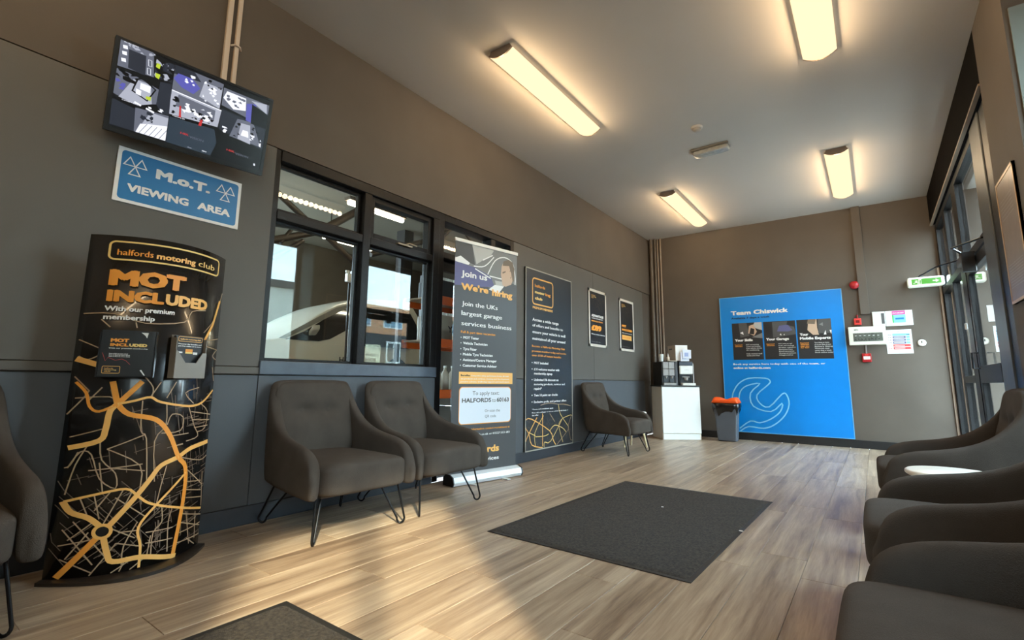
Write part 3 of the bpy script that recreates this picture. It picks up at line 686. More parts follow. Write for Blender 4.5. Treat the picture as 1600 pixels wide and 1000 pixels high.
# leaflet holders: they hang on the stand
def holder(t0, t1, z0, z1, label, front):
    a, b_ = stand_fr(t0, z0), stand_fr(t1, z0); d = (b_ - a); L_ = d.length; ang = math.atan2(d.y, d.x) - PI / 2
    mid = (t0 + t1) / 2; o = stand_fr(mid, z0, .004); t = empty('leaflet_holder', (o.x, o.y, z0), ang, label, 'leaflet holder'); h = z1 - z0; w = L_ / 2
    pm = mat('holder_dark', (40, 42, 44), .15, coat=.5) if front == 'poster' else mat('holder_grey', (126, 118, 106), .25, noise=.06)
    MB().box(.0, -w, 0, .004, w, h).box(.004, -w, 0, .036, -w + .004, h * .94).box(.004, w - .004, 0, .036, w, h * .94).box(.004, -w + .004, 0, .036, w - .004, .004).build('tray', pm, t)
    if front == 'poster':
        box('leaflet_stack', P_black, t, .006, -w + .006, .005, .034, w - .006, h * .97)
        p = Print(flat((.0345, -w + .006, .005), (0, 2 * w - .012, 0), (0, 0, h * .965))); p.rect('b', 0, 0, 1, 1, .0004)
        p.text('o', 'MOT', .17, .735, .34, .085, .06); p.text('o', 'INCL', .17, .645, .34, .07, .06); p.text('y', 'UDED', .52, .645, .34, .07, .06)
        for v, a1, a2 in ((.59, .15, .88), (.47, .17, .52), (.44, .17, .56), (.41, .17, .56)): p.text('w', 'With our premium membership' if v > .5 else 'Scan to find out more about', a1, v, a2 - a1, .028, .04)
        p.rrect('g', .08, .06, .40, .21, .02, h / (2 * w), fill=False, w=.010); p.text('g', 'halfords', .12, .155, .16, .022, .03); p.text('y', 'motoring', .12, .122, .22, .022, .03); p.text('g', 'club', .12, .088, .12, .022, .03)
        p.poly('w', [(.72, .965), (.86, .96), (.84, .84), (.80, .90)]); p.poly('w', [(.77, .13), (.80, .14), (.88, .02), (.86, .01)])
        p.line('red', [(.05, .5), (.12, .32), (.16, .40), (.30, .34), (.42, .37), (.5, .33), (.58, .25)], .008, .0016, h / (2 * w))
        p.build(t, PM, dict(b='leaflet_front', o='orange_lettering', y='yellow_lettering', w='white_lettering', g='logo_outline', red='map_line'))
    else:
        c = MB().box(.006, -w + .008, .006, .020, w - .008, h * .99); c.build('leaflet_stack', P_black, t)
        MB().prism([(.0365, -w, 0), (.0365, w, 0), (.0365, w, h * .60), (.0365, w * .72, h * .60), (.0365, w * .35, h * .36), (.0365, -w * .35, h * .36), (.0365, -w * .82, h * .60), (.0365, -w, h * .66)], (.003, 0, 0)).build('front_plate', pm, t)
        p = Print(flat((.0205, -w + .008, .006), (0, 2 * w - .016, 0), (0, 0, h * .98))); p.rrect('g', .08, .85, .94, .96, .03, h / (2 * w), fill=False, w=.012)
        p.text('g', 'halfords motoring club', .14, .885, .74, .035, .04); p.text('w', 'Discover the benefits and', .08, .77, .84, .035, .05); p.text('w', 'join free online or in store', .08, .72, .84, .035, .05)
        p.rect('o', .36, .60, .62, .67); p.rect('y', .36, .56, .62, .60); p.rect('w', .10, .565, .26, .60); p.rect('w', .64, .54, .80, .60)
        p.build(t, PM, dict(g='logo_outline', w='white_lettering', o='orange_patch', y='yellow_patch'))
    return t
holder(-.76, -.13, .828, 1.033, 'black leaflet holder full of orange-lettered leaflets, left on the map stand', 'poster')
holder(.04, .56, .826, 1.025, 'grey cut-away leaflet holder on the right of the map stand', 'cut')

# ================================================================== television and its trunking
tvU = Vector((.07, .70, 0)); tvV = Vector((.10, -.022, .40)); tvN = tvU.cross(tvV).normalized(); tvO = Vector((.10, .632, 2.03))
tv = empty('television', tvO, 0, 'black flat television showing security camera views, tilted on the left wall', 'television')
def tp(u, v, d): return tvU * u + tvV * v + tvN * d
def slab(u0, v0, u1, v1, d0, d1):
    return MB().add([tp(u, v, d) for d in (d0, d1) for u, v in ((u0, v0), (u1, v0), (u1, v1), (u0, v1))], [(3, 2, 1, 0), (4, 5, 6, 7), (0, 1, 5, 4), (1, 2, 6, 5), (2, 3, 7, 6), (3, 0, 4, 7)])
slab(-.028, -.055, 1.025, 1.03, -.03, -.002).build('casing', black_pl, tv, bevel=.004)
f_ = MB()
for a in ((-.028, -.055, 1.025, -.0), (-.028, 1.0, 1.025, 1.03), (-.028, -.0, 0, 1.0), (1.0, -.0, 1.025, 1.0)):
    s_ = slab(*a, -.002, .004); f_.add(s_.v, s_.f)
f_.build('bezel', black_pl, tv)
slab(.3, .25, .7, .75, -.055, -.03).build('rear_housing', black_pl, tv, bevel=.01)
MB().tube([tp(.5, .6, -.05), tp(.5, .6, -.05) - Vector((.09, 0, 0))], .022, 10).box(-.099, .27, .12, -.088, .43, .34).build('wall_bracket', blk_metal, tv)
def glow(nm, c, s=1.0): return mat(nm, (5, 5, 5), .3, emit=c, estr=s * .44)
scr = dict(k=glow('scr_black', (10, 11, 14)), d=glow('scr_dark', (42, 46, 56)), m=glow('scr_mid', (104, 108, 122)), l=glow('scr_light', (176, 180, 194)), w=glow('scr_white', (238, 240, 250), 1.15), v=glow('scr_violet', (92, 92, 178)), y=glow('scr_yellow', (190, 210, 60)), r=glow('scr_red', (200, 50, 50)), t=glow('scr_teal', (48, 60, 72)))
p = Print(tp); R_ = random.Random(11)
p.rect('k', 0, 0, 1, 1, .0005)
def scatter(key, u0, v0, u1, v1, n, s, d=.0016):
    for _ in range(n):
        cu, cv = R_.uniform(u0, u1), R_.uniform(v0, v1); a0 = R_.uniform(0, 6.28); k = R_.choice((3, 4, 4, 5)); q = []
        for i in range(k):
            a = a0 + 2 * PI * i / k; rr = s * R_.uniform(.5, 1.3); q.append((min(u1, max(u0, cu + rr * math.cos(a) * .7)), min(v1, max(v0, cv + rr * math.sin(a)))))
        p.poly(key, q, d)
# top left view: grey yard
p.poly('m', [(0, .70), (0, 1), (.19, 1), (.21, .72)], .0009); p.poly('d', [(.06, .72), (.05, .93), (.15, .93), (.16, .70)], .0012)
for v in (.80, .88, .95): p.poly('w', [(.015, v), (.04, v + .01), (.045, v - .03), (.02, v - .035)], .0016)
for v in (.80, .90): p.line('w', [(.165, v), (.185, v), (.19, v - .07), (.17, v - .07)], .006, .0016, .57, closed=True)
scatter('l', .0, .93, .2, .99, 8, .02)
# machinery with yellow jackets
scatter('l', .21, .73, .32, .96, 10, .03); scatter('d', .21, .73, .32, .96, 12, .03, .0019); p.poly('y', [(.215, .90), (.24, .90), (.235, .84), (.212, .85)], .0022); p.poly('y', [(.215, .78), (.245, .78), (.24, .72), (.218, .73)], .0022)
# second row left: car bay
p.poly('m', [(0, .38), (0, .67), (.10, .66), (.25, .60), (.25, .42), (.12, .33)], .0009); p.poly('l', [(.03, .36), (.10, .62), (.20, .62), (.22, .40), (.14, .33)], .0012)
scatter('k', 0, .56, .12, .68, 12, .028, .0018); scatter('v', .0, .45, .06, .56, 4, .03, .0018)
p.line('k', [(.12, .63), (.10, .48), (.19, .42), (.23, .58), (.15, .66)], .02, .0019, .57, closed=True); p.poly('w', [(.14, .60), (.20, .60), (.20, .52), (.14, .53)], .0022); p.poly('w', [(.12, .52), (.15, .51), (.15, .45), (.12, .46)], .0022); p.poly('y', [(.18, .47), (.21, .48), (.21, .43), (.18, .44)], .0023)
p.poly('d', [(.245, .42), (.25, .70), (.32, .72), (.33, .34), (.28, .33)], .0010)
# lower left view
p.poly('d', [(0, .02), (0, .32), (.13, .28), (.14, .02)], .0009); p.poly('m', [(.14, .02), (.13, .30), (.33, .33), (.33, .02)], .0009); p.poly('w', [(.15, .02), (.17, .13), (.33, .22), (.33, .02)], .0012); p.poly('l', [(.18, .14), (.22, .30), (.33, .30), (.33, .20)], .0013)
for k in range(5): p.line('m', [(.17 + .03 * k, .02), (.21 + .03 * k, .15)], .006, .0016, .57)
scatter('d', .16, .18, .24, .30, 7, .03, .0018); scatter('w', .2, .34, .31, .40, 3, .02, .0018); p.line('w', [(.12, .36), (.16, .34)], .02, .0018, .57); p.line('w', [(.19, .33), (.24, .31)], .02, .0018, .57)
# upper middle: blue floor
p.poly('m', [(.325, .66), (.325, .97), (.65, .97), (.645, .64)], .0009); p.poly('d', [(.325, .86), (.325, .97), (.45, .97), (.50, .88)], .0011); p.poly('v', [(.325, .80), (.38, .73), (.46, .70), (.50, .80), (.44, .88), (.35, .88)], .0012); p.poly('l', [(.50, .70), (.52, .90), (.645, .90), (.645, .64)], .0011)
scatter('w', .39, .80, .46, .92, 8, .02, .0018); scatter('w', .52, .66, .64, .92, 16, .02, .0018); scatter('k', .54, .84, .64, .96, 6, .02, .0019)
# middle: forecourt with red barriers
p.poly('l', [(.325, .36), (.325, .65), (.66, .62), (.65, .40)], .0009); p.poly('m', [(.36, .48), (.37, .63), (.62, .60), (.62, .46)], .0011); p.line('w', [(.325, .655), (.66, .625)], .012, .0019, .57)
scatter('k', .335, .38, .38, .60, 10, .02, .0018); scatter('w', .40, .42, .62, .56, 16, .03, .0018); scatter('k', .44, .40, .62, .50, 12, .02, .0020); p.poly('r', [(.385, .50), (.395, .50), (.405, .36), (.39, .36)], .0023); p.poly('r', [(.53, .42), (.545, .42), (.54, .34), (.52, .34)], .0023)
# right: shop views
p.poly('m', [(.655, .70), (.655, .93), (1, .93), (1, .62)], .0009); p.poly('w', [(.66, .80), (.68, .90), (.82, .90), (.83, .74), (.74, .70)], .0012); scatter('m', .68, .74, .82, .88, 9, .025, .0016); p.poly('v', [(.84, .62), (.83, .84), (.90, .88), (.93, .60)], .0013); p.poly('k', [(.88, .60), (.87, .86), (1, .80), (1, .60)], .0015); p.poly('l', [(.86, .90), (.98, .93), (.99, .80)], .0017)
p.poly('d', [(.66, .38), (.66, .66), (1, .60), (1, .30)], .0009); p.poly('m', [(.74, .34), (.78, .60), (.90, .62), (.98, .33)], .0012); p.poly('l', [(.80, .34), (.81, .56), (.88, .57), (.90, .32)], .0014); p.poly('w', [(.83, .48), (.87, .48), (.88, .40), (.82, .40)], .0017); scatter('w', .68, .36, .72, .44, 3, .03, .0018); scatter('w', .89, .32, .98, .46, 10, .02, .0018); scatter('k', .74, .36, .98, .56, 9, .02, .0019)
# blank channels with the recorder maker's word
p.poly('t', [(.335, .01), (.335, .33), (.63, .36), (.66, .20), (.63, .01)], .0009); p.text('r', 'HIK', .415, .165, .055, .028, .02); p.text('m', 'VISION', .475, .150, .095, .028, .02); p.text('r', 'HIK', .735, .140, .06, .028, .02); p.text('m', 'VISION', .80, .125, .10, .028, .02)
p.text('l', 'close', .47, .022, .03, .02, .02); p.text('w', 'MENU', .57, .03, .03, .018, .02); p.poly('w', [(.945, .08), (.958, .085), (.962, .055), (.948, .055)], .0018)
for u, v, q in ((.02, .985, '01-02-2024'), (.05, .335, 'Camera 02'), (.35, .35, 'Camera 05')): p.text('w', q, u, v, .08, .014, .02)
p.build(tv, scr, dict(k='screen', t='screen_blank_view', d='screen_dark_areas', m='screen_mid_areas', l='screen_light_areas', w='screen_highlights', v='screen_violet_floor', y='screen_yellow_jackets', r='screen_red_marks'))
for y, w_, lb in ((1.150, .030, 'left cream cable trunking running up from the television'), (1.205, .024, 'right cream cable trunking running up from the television')):
    t = empty('cable_trunking', (0, y, 2.30), 0, lb, 'trunking', 'cream trunking above the television'); box('channel', cream_pl, t, .0, -w_ / 2, 0, .022, w_ / 2, H - 2.302, bevel=.003)
    if w_ < .03: MB().tube([(.006, -.03, .52), (.03, -.012, .525), (.03, .012, .52), (.006, .028, .515)], .006).build('clip', cream_pl, t)

# ================================================================== boards, posters and banners
def board(name, O, U, V, th, m, label, cat, edge=None, group=None):
    O, U, V = Vector(O), Vector(U), Vector(V); N = U.cross(V).normalized()
    t = empty(name, O, 0, label, cat, group)
    a = [Vector((0, 0, 0)), U, U + V, V]; MB().prism([p - N * 0 for p in a], N * th).build('board', m, t)
    if edge:
        e = MB(); s = edge[1]; u_, v_ = U.normalized(), V.normalized(); B = N * (th + .002)
        for p0, p1, w in ((a[0], a[1], v_), (a[2], a[3], -v_), (a[1], a[2], -u_), (a[3], a[0], u_)):
            e.prism([p0, p1, p1 + w * s, p0 + w * s], B)
        e.build('edge_trim', edge[0], t)
    return t, Print(flat(N * th, U, V)), V.length / U.length
# M.o.T. sign
t, p, asp = board('viewing_area_sign', (.001, .705, 1.70), (0, .61, 0), (0, 0, .285), .006, P_white, 'blue and white viewing area sign on the wall below the television', 'sign')
asp = .285 / .61
p.rrect('bl', .028, .055, .972, .945, .06, asp, d=.001)
p.text('w', 'M.o.T.', .28, .585, .44, .20, .05, d=.002); p.text('w', 'VIEWING', .088, .215, .465, .155, .045, d=.002); p.text('w', 'AREA', .627, .215, .288, .155, .045, d=.002)
for cu, cv, s in ((.128, .70, 1.0), (.857, .70, 1.0)):
    for du, dv in ((-.041, .045), (.041, .045), (0, -.115)):
        a_ = .040; p.line('w', [(cu + du - a_, cv + dv - .055), (cu + du + a_, cv + dv - .055), (cu + du, cv + dv + .10)], .036, .002, asp, closed=True)
p.build(t, PM, dict(bl='blue_field', w='white_lettering'))

# roll-up banner
bx0, by0, bx1, by1 = .2, 3.012, .33, 3.735
bU = Vector((bx1 - bx0, by1 - by0, 0)); bN = bU.cross(Vector((0, 0, 1))).normalized()
rb = empty('roll_up_banner', (bx0, by0, 0), 0, 'grey roll-up banner reading We\'re hiring, standing in front of the doorway', 'banner')
MB().prism([Vector((0, 0, .085)), bU, bU + Vector((0, 0, 2.015)), Vector((0, 0, 2.015))] and [Vector((0, 0, .085)), bU + Vector((0, 0, .085)), bU + Vector((0, 0, 2.01)), Vector((0, 0, 2.01))], bN * .002).build('printed_sheet', mat('banner_grey', (72, 73, 75), .45, noise=.03, nscale=3), rb)
def along(a, b, z0, z1, d0, d1):
    A = bU * a; B = bU * b
    return MB().prism([A + Vector((0, 0, z0)) + bN * d0, B + Vector((0, 0, z0)) + bN * d0, B + Vector((0, 0, z1)) + bN * d0, A + Vector((0, 0, z1)) + bN * d0], bN * (d1 - d0))
along(-.01, 1.01, 2.005, 2.035, -.008, .010).build('top_rail', white_pl, rb, bevel=.003)
prof = [(-.06, .004), (.06, .004), (.072, .03), (.06, .07), (.02, .088), (-.03, .088), (-.06, .06)]
b = MB(); A = [bN * x + Vector((0, 0, zz)) + bU * -.012 for x, zz in prof]; b.prism(A, bU * 1.03); b.build('cassette', mat('banner_silver', (226, 232, 236), .25, metal=.15), rb, bevel=.004)
for a in (-.02, 1.018):
    MB().prism([bN * x * 1.05 + Vector((0, 0, zz * 1.03)) + bU * a for x, zz in prof], bU * .014).build('end_cap', black_pl, rb)
for a in (.22, .70): MB().prism([bU * a + bN * .05 + Vector((0, 0, .001)), bU * (a + .05) + bN * .05 + Vector((0, 0, .001)), bU * (a + .05) + bN * .13 + Vector((0, 0, .001)), bU * a + bN * .13 + Vector((0, 0, .001))], (0, 0, .008)).build('foot', mat('banner_silver'and 'foot_silver', (200, 200, 196), .3), rb, bevel=.002)
MB().tube([bU * .5 - bN * .03 + Vector((0, 0, .08)), bU * .5 - bN * .03 + Vector((0, 0, 2.0))], .008).build('support_pole', blk_metal, rb)
p = Print(lambda u, v, d=0: bU * u + Vector((0, 0, v * 2.03)) + bN * (d + .002)); asp = 2.03 / .735
p.poly('gr', [(.0, .845), (0, .988), (1, .988), (1, .82), (.75, .80)], .0005)
p.poly('dg', [(.0, .92), (.0, .988), (.25, .988), (.30, .90)], .0008); p.poly('lg', [(.25, .988), (.32, .905), (.55, .96), (.60, .985)], .0008); p.poly('w', [(0, .915), (.08, .928), (.22, .905), (.20, .895), (0, .90)], .001)
p.poly('vio', [(0, .80), (0, .90), (.30, .89), (.55, .865), (.62, .82), (.40, .81)], .0009)
for l in ([(.28, .895), (.45, .905), (.60, .955)], [(.30, .885), (.55, .855)], [(.50, .87), (.62, .94), (.78, .965), (.92, .945), (.97, .88), (.96, .83)], [(.53, .865), (.75, .862)], [(.42, .93), (.58, .962)]): p.line('w', smooth_line(l, 4), .005, .0014, asp)
p.poly('w', [(.52, .805), (.62, .83), (.80, .84), (.85, .80), (.70, .79)], .0012); p.poly('lg', [(.62, .85), (.78, .85), (.80, .83), (.64, .83)], .0013)
p.poly('skin', [(.735, .86), (.72, .88), (.73, .92), (.76, .94), (.86, .95), (.92, .93), (.93, .87), (.90, .845), (.80, .83), (.75, .835)], .0016)
p.poly('hair', [(.75, .925), (.76, .945), (.85, .96), (.92, .95), (.955, .92), (.95, .865), (.925, .855), (.91, .89), (.88, .91), (.86, .93)], .0019); p.poly('hair', [(.745, .895), (.80, .903), (.80, .897), (.75, .888)], .0019); p.line('hair', smooth_line([(.87, .905), (.905, .91), (.90, .88), (.88, .875)], 3), .003, .0022, asp)
p.poly('dg', [(.78, .832), (.90, .852), (1, .845), (1, .79), (.70, .80)], .0015)
T = p.text
T('w', 'Join us', .093, .841, .40, .028, .03); T('g', "We're", .096, .784, .42, .031, .045); T('g', 'hiring', .575, .779, .345, .031, .045)
T('w', 'Join the UKs', .112, .717, .56, .021, .022); T('w', 'largest garage', .108, .677, .64, .021, .022); T('w', 'services business', .110, .634, .80, .021, .022)
T('o', 'Full & part time vacancies', .108, .602, .53, .0115, .03)
for v, s_, w_ in ((.579, 'MOT Tester', .235), (.556, 'Vehicle Technician', .37), (.532, 'Tyre Fitter', .205), (.510, 'Mobile Tyre Technician', .455), (.487, 'Assistant/Centre Manager', .52), (.464, 'Customer Service Advisor', .525)):
    T('w', s_, .144, v, w_, .0115, .03); p.poly('w', [(.108, v + .003), (.118, v + .003), (.118, v + .007), (.108, v + .007)], .0016)
p.rect('g', .095, .394, .936, .443, .0012); T('b', 'Benefits:', .12, .425, .14, .008, .03)
for v, s_ in ((.425, 'Competitive salary, performance bonus, discount'), (.412, 'on products and services, training and development,'), (.400, 'pension scheme, wellbeing support and much more')): T('w', s_, .27 if v > .42 else .12, v, .60 if v > .42 else .76, .007, .02)
p.rrect('o', .102, .230, .912, .382, .018, asp, d=.0009); p.rrect('paper', .110, .233, .904, .379, .016, asp, d=.0014)
T('dg', 'To apply text:', .30, .348, .415, .017, 0); T('dg', 'HALFORDS', .145, .318, .44, .019, .03); T('dg', 'to', .60, .318, .06, .017, 0); T('dg', '60163', .675, .318, .20, .019, .03)
T('dg', 'Or scan the', .489, .277, .24, .012, 0); T('dg', 'QR code', .491, .254, .175, .012, 0)
T('o', 'For more information contact recruitment at', .11, .206, .783, .010, .03); T('w', 'recruit@halfords.co.uk or 01527 513 683', .11, .183, .784, .010, .03)
T('o', 'half', .20, .112, .235, .030, .04, shear=.12); T('g', 'ords', .445, .112, .275, .030, .04, shear=.12); T('w', 'autoservices', .22, .079, .50, .016, .03)
p.build(rb, PM, dict(gr='photo_background', dg='dark_print', lg='light_grey_print', w='white_lettering', vio='violet_print', skin='printed_face', hair='printed_hair', g='gold_lettering', o='orange_lettering', b='black_lettering', paper='white_text_box'))

# tall motoring club board on the wall
t, p, asp = board('club_board', (.003, 4.345, .10), (0, 1.02, 0), (0, 0, 1.965), .016, mat('board_slate', (48, 54, 60), .4, noise=.04), 'tall slate-grey club board with bullet points and street map foot, right of the banner', 'board', edge=(mat('board_edge', (176, 172, 160), .4), .012))
asp = 1.965 / 1.02; T = p.text
p.rrect('g', .135, .800, .558, .948, .020, asp, fill=False, w=.008, d=.002)
T('o', 'halfords', .180, .898, .21, .018, .03); T('y', 'motor', .180, .862, .20, .018, .05); T('o', 'ing', .392, .862, .115, .018, .05); T('y', 'club', .182, .827, .152, .018, .05)
T('g', 'PREMIUM MEMBERS', .137, .773, .416, .014, .04)
for v, s_, w_ in ((.703, 'Access a wide range', .55), (.671, 'of offers and benefits to', .65), (.634, 'ensure your vehicle is well', .705), (.597, 'maintained all year around', .705)): T('w', s_, .132, v, w_, .018, .035)
for v, s_, w_ in ((.557, 'Become a Halfords Motoring Club', .70), (.530, 'premium member today and receive', .733), (.506, 'over £150 of instant benefits', .61)): T('o', s_, .124, v, w_, .013, .035)
for v, s_, w_, bu in ((.464, 'MOT included', .287, 1), (.429, '£10 welcome voucher with', .53, 1), (.406, 'membership signup', .373, 0), (.371, 'Unlimited 5% discount on', .507, 1), (.347, 'motoring products, services and', .652, 0), (.323, 'repairs*', .15, 0), (.287, 'Two 10 point car checks', .487, 1), (.251, 'Exclusive perks and partner offers', .682, 1)):
    T('w', s_, .164, v, w_, .014, .035)
    if bu: p.rect('w', .122, v + .004, .136, v + .010)
for v, s_, w_ in ((.215, '*Terms and conditions apply', .43), (.197, 'Please ask a colleague or visit our website for full details of', .76), (.183, 'the offer', .127)): T('w', s_, .126, v, w_, .007, .03)
R2 = [[(-0.004,0.127),(0.07,0.093),(0.127,0.032),(0.333,0.008)],[(0.004,0.166),(0.117,0.168),(0.479,0.093),(0.553,0.039),(0.607,0.011)],[(0.334,0.193),(0.333,0.016)],[(0.223,0.174),(0.07,0.093),(0.006,0.054)],[(0.479,0.093),(0.587,0.121),(0.755,0.1),(0.835,0.074)],[(0.676,0.126),(0.756,0.153),(0.935,0.169),(0.983,0.165)],[(0.884,0.108),(0.711,0.181),(0.667,0.238)],[(0.884,0.108),(0.971,0.169)],[(0.629,0.01),(0.883,0.084),(0.884,0.108),(0.941,0.027),(0.977,0.023)],[(0.363,0.009),(0.374,0.036),(0.499,0.036),(0.768,0.159)],[(0.194,0.023),(0.184,0.094),(0.354,0.181)],[(0.48,0.189),(0.587,0.141)],[(0.293,0.238),(0.459,0.247),(0.667,0.238),(0.794,0.236),(0.949,0.224)],[(0.676,0.126),(0.697,0.085),(0.764,0.018)],[(0.194,0.072),(0.374,0.069),(0.457,0.077)],[(0.042,0.104),(0.194,0.077)]]
cl2 = lambda q: (max(.014, min(.986, q[0])), max(.009, q[1]))
rnd = random.Random(5)
for i in range(130):
    x = rnd.uniform(.02, .95); y = rnd.uniform(.01, .155); a = rnd.choice((.5, 2.07, 1.2, 2.7)) + rnd.uniform(-.1, .1); L_ = rnd.uniform(.01, .03)
    q = (x + math.cos(a) * L_ * asp, y + math.sin(a) * L_)
    p.line('r2', [cl2((x, y)), cl2((min(.985, q[0]), q[1]))], .0016, .0012, asp)
for i, l in enumerate(R2): p.line('r' if i in (8, 12, 11, 7) else 'g' if i in (0, 1, 2, 3) else 'y', [cl2(q) for q in smooth_line(l, 3)], .0055 if i in (0, 1, 2, 3) else .0038, .0018, asp)
p.build(t, PM, dict(g='gold_print', o='orange_lettering', y='yellow_print', w='white_lettering', r='map_roads', r2='map_streets'))

# two framed posters
def poster(y0, y1, z0, z1, label, kind):
    t, p, asp = board('framed_poster', (.001, y0, z0), (0, y1 - y0, 0), (0, 0, z1 - z0), .010, mat('poster_dark', (42, 42, 44), .35), label, 'poster', edge=(mat('silver_snap_frame', (226, 220, 208), .35), .035), group='framed posters above the far armchair')
    asp = (z1 - z0) / (y1 - y0); T = p.text
    for i in range(26):
        rr = random.Random(i + len(kind)); x = rr.uniform(.12, .8); y = rr.uniform(.62, .9); p.line('r2', [(x, y), (min(.9, x + rr.uniform(-.1, .2)), y + rr.uniform(-.12, .06))], .004, .0012, asp)
    T('g', 'halfords', .15, .885, .22, .016, .03); T('y', 'motoring', .15, .862, .26, .016, .03); T('g', 'club', .15, .839, .13, .016, .03)
    if kind == 'price':
        T('w', 'ADVANTAGE', .15, .515, .66, .045, .06, shear=.0); T('w', 'YOUR CAR SERVICE', .15, .480, .62, .020, .04); T('o', 'SERVICES FROM', .13, .430, .64, .024, .05); T('o', '£89', .13, .275, .56, .105, .07); T('w', 'With our premium membership', .12, .205, .76, .022, .045)
        T('lg', 'Terms and conditions apply', .12, .08, .5, .010, .02)
    else:
        T('o', 'MOT', .14, .455, .30, .05, .07); T('o', 'INCLUDED', .14, .385, .72, .045, .07); T('w', 'With our premium membership', .14, .335, .72, .018, .05); p.rect('g', .14, .215, .80, .305); T('o', 'ASK IN STORE', .20, .245, .52, .030, .05); T('lg', 'Terms and conditions apply', .14, .08, .5, .010, .02)
    p.build(t, PM, dict(r2='map_streets', g='gold_print', y='yellow_lettering', o='orange_lettering', w='white_lettering', lg='small_print'))
poster(5.844, 6.386, 1.290, 2.066, 'left silver-framed dark poster with a big orange price', 'price')
poster(6.84, 7.38, 1.285, 2.066, 'right silver-framed dark poster with orange block lettering, nearer the corner', 'mot')

# blue team board
t, p, asp = board('team_board', (1.106, YB - .002, .113), (1.59, 0, 0), (0, 0, 2.03), .018, mat('board_blue', (0, 136, 224), .35, noise=.02), 'large blue team board with white spanner outline on the back wall', 'board', edge=(mat('blue_edge', (104, 176, 226), .4), .010))
asp = 2.03 / 1.59; T = p.text
T('w', 'Team Chiswick', .100, .861, .485, .034, .045); T('n', 'Available 7 days a week', .10, .830, .333, .015, .03)
for k, (u0, u1) in enumerate(((.102, .362), (.374, .634), (.644, .904))):
    p.rect('k', u0, .525, u1, .799, .0012)
    if k == 0:
        p.poly('dg', [(u0 + .07, .69), (u0 + .06, .799), (u0 + .13, .799), (u0 + .15, .70)], .0016); p.poly('skin', [(u0 + .14, .72), (u0 + .15, .775), (u0 + .19, .785), (u0 + .215, .73), (u0 + .19, .70)], .002); p.poly('lg', [(u0 + .18, .77), (u0 + .20, .799), (u1, .799), (u1, .74), (u0 + .22, .75)], .0019); p.poly('gr', [(u0 + .17, .69), (u1, .72), (u1, .68)], .0019); p.poly('w', [(u0 + .07, .725), (u0 + .10, .71), (u0 + .095, .735)], .0021); p.poly('k', [(u0 + .15, .715), (u0 + .165, .76), (u0 + .195, .75), (u0 + .19, .71)], .0024)
        T('w', 'Your Skills', .122, .661, .155, .020, .055)
    elif k == 1:
        p.poly('dg', [(u0 + .075, .68), (u0 + .075, .795), (u1 - .02, .795), (u1, .70)], .0016); p.poly('vio', [(u0 + .11, .725), (u0 + .13, .765), (u0 + .20, .77), (u1 - .025, .73), (u0 + .20, .722)], .002); p.poly('k', [(u0 + .19, .77), (u0 + .2, .799), (u1, .799), (u1, .75)], .0021); p.poly('w', [(u0 + .13, .70), (u0 + .14, .71), (u0 + .145, .695)], .0022); p.poly('w', [(u0 + .16, .70), (u0 + .17, .705), (u0 + .17, .695)], .0022)
        T('w', 'Your Garage', .391, .661, .185, .020, .055)
    else:
        p.poly('skin', [(u0 + .08, .725), (u0 + .09, .78), (u0 + .155, .799), (u0 + .155, .74), (u0 + .165, .69), (u0 + .12, .69)], .0016); p.poly('hair', [(u0 + .08, .77), (u0 + .09, .799), (u0 + .15, .799), (u0 + .14, .765)], .0019); p.poly('dg', [(u0 + .16, .70), (u0 + .165, .799), (u1, .799), (u1, .70)], .0018); p.poly('w', [(u1 - .06, .69), (u1 - .045, .72), (u1 - .04, .69)], .0021); p.poly('w', [(u1 - .015, .72), (u1 - .005, .69), (u1 - .0, .72)], .0021); p.poly('gr', [(u0 + .17, .76), (u0 + .2, .775), (u0 + .2, .75)], .0021)
        T('w', 'Your', .663, .686, .065, .020, .055); T('w', 'Mobile Experts', .661, .659, .232, .020, .055)
    for j, s_ in enumerate(('Experienced', 'technicians', 'near you', 'for less')[:2 + (k == 2) * 2]): T('o', s_, u0 + .018, .632 - .011 * j, .065, .008, .03)
    ls = (('MOT and servicing', 'Tyres and brakes', 'Free vehicle checks', 'Air conditioning', '', 'Fully trained staff', 'Quality parts fitted'), ('MOT while you wait', 'Full servicing', 'Brake repairs', 'Batteries', 'Exhausts', 'Suspension', 'Diagnostics'), ('Tyre fitting at home', 'or at your place of work', 'Battery fitting', 'Windscreen repair', 'seven days a week', 'Book online today', ''))[k]
    for j, s_ in enumerate(ls):
        if s_: T('lg', s_, u0 + (.115 if k < 2 else .125), .632 - .0135 * j, .11 + .012 * (j % 3), .0085, .03)
T('w', 'Book any service here today with one of the team, or', .095, .486, .742, .015, .05); T('w', 'online at halfords.com', .095, .458, .315, .015, .05)
WR = [[(0.068,0.224),(0.077,0.279),(0.13,0.348),(0.222,0.389),(0.362,0.39),(0.399,0.37),(0.381,0.344),(0.283,0.27),(0.302,0.211),(0.376,0.187),(0.488,0.28),(0.524,0.275),(0.538,0.211),(0.498,0.133),(0.411,0.065),(0.319,0.035),(0.196,0.042),(0.122,0.005)],[(0.127,0.239),(0.143,0.294),(0.202,0.335),(0.313,0.352),(0.229,0.282),(0.246,0.189),(0.389,0.155),(0.483,0.216),(0.463,0.157),(0.384,0.103),(0.291,0.073),(0.214,0.082),(0.118,0.025)]]
for l in WR: p.line('lb', smooth_line(l, 3), .0085, .0016, asp)
p.build(t, PM, dict(w='white_lettering', n='navy_lettering', k='info_panel', dg='photo_dark_areas', skin='photo_skin', lg='light_print', gr='photo_grey', vio='photo_violet', hair='photo_hair', o='orange_lettering', lb='spanner_outline'))

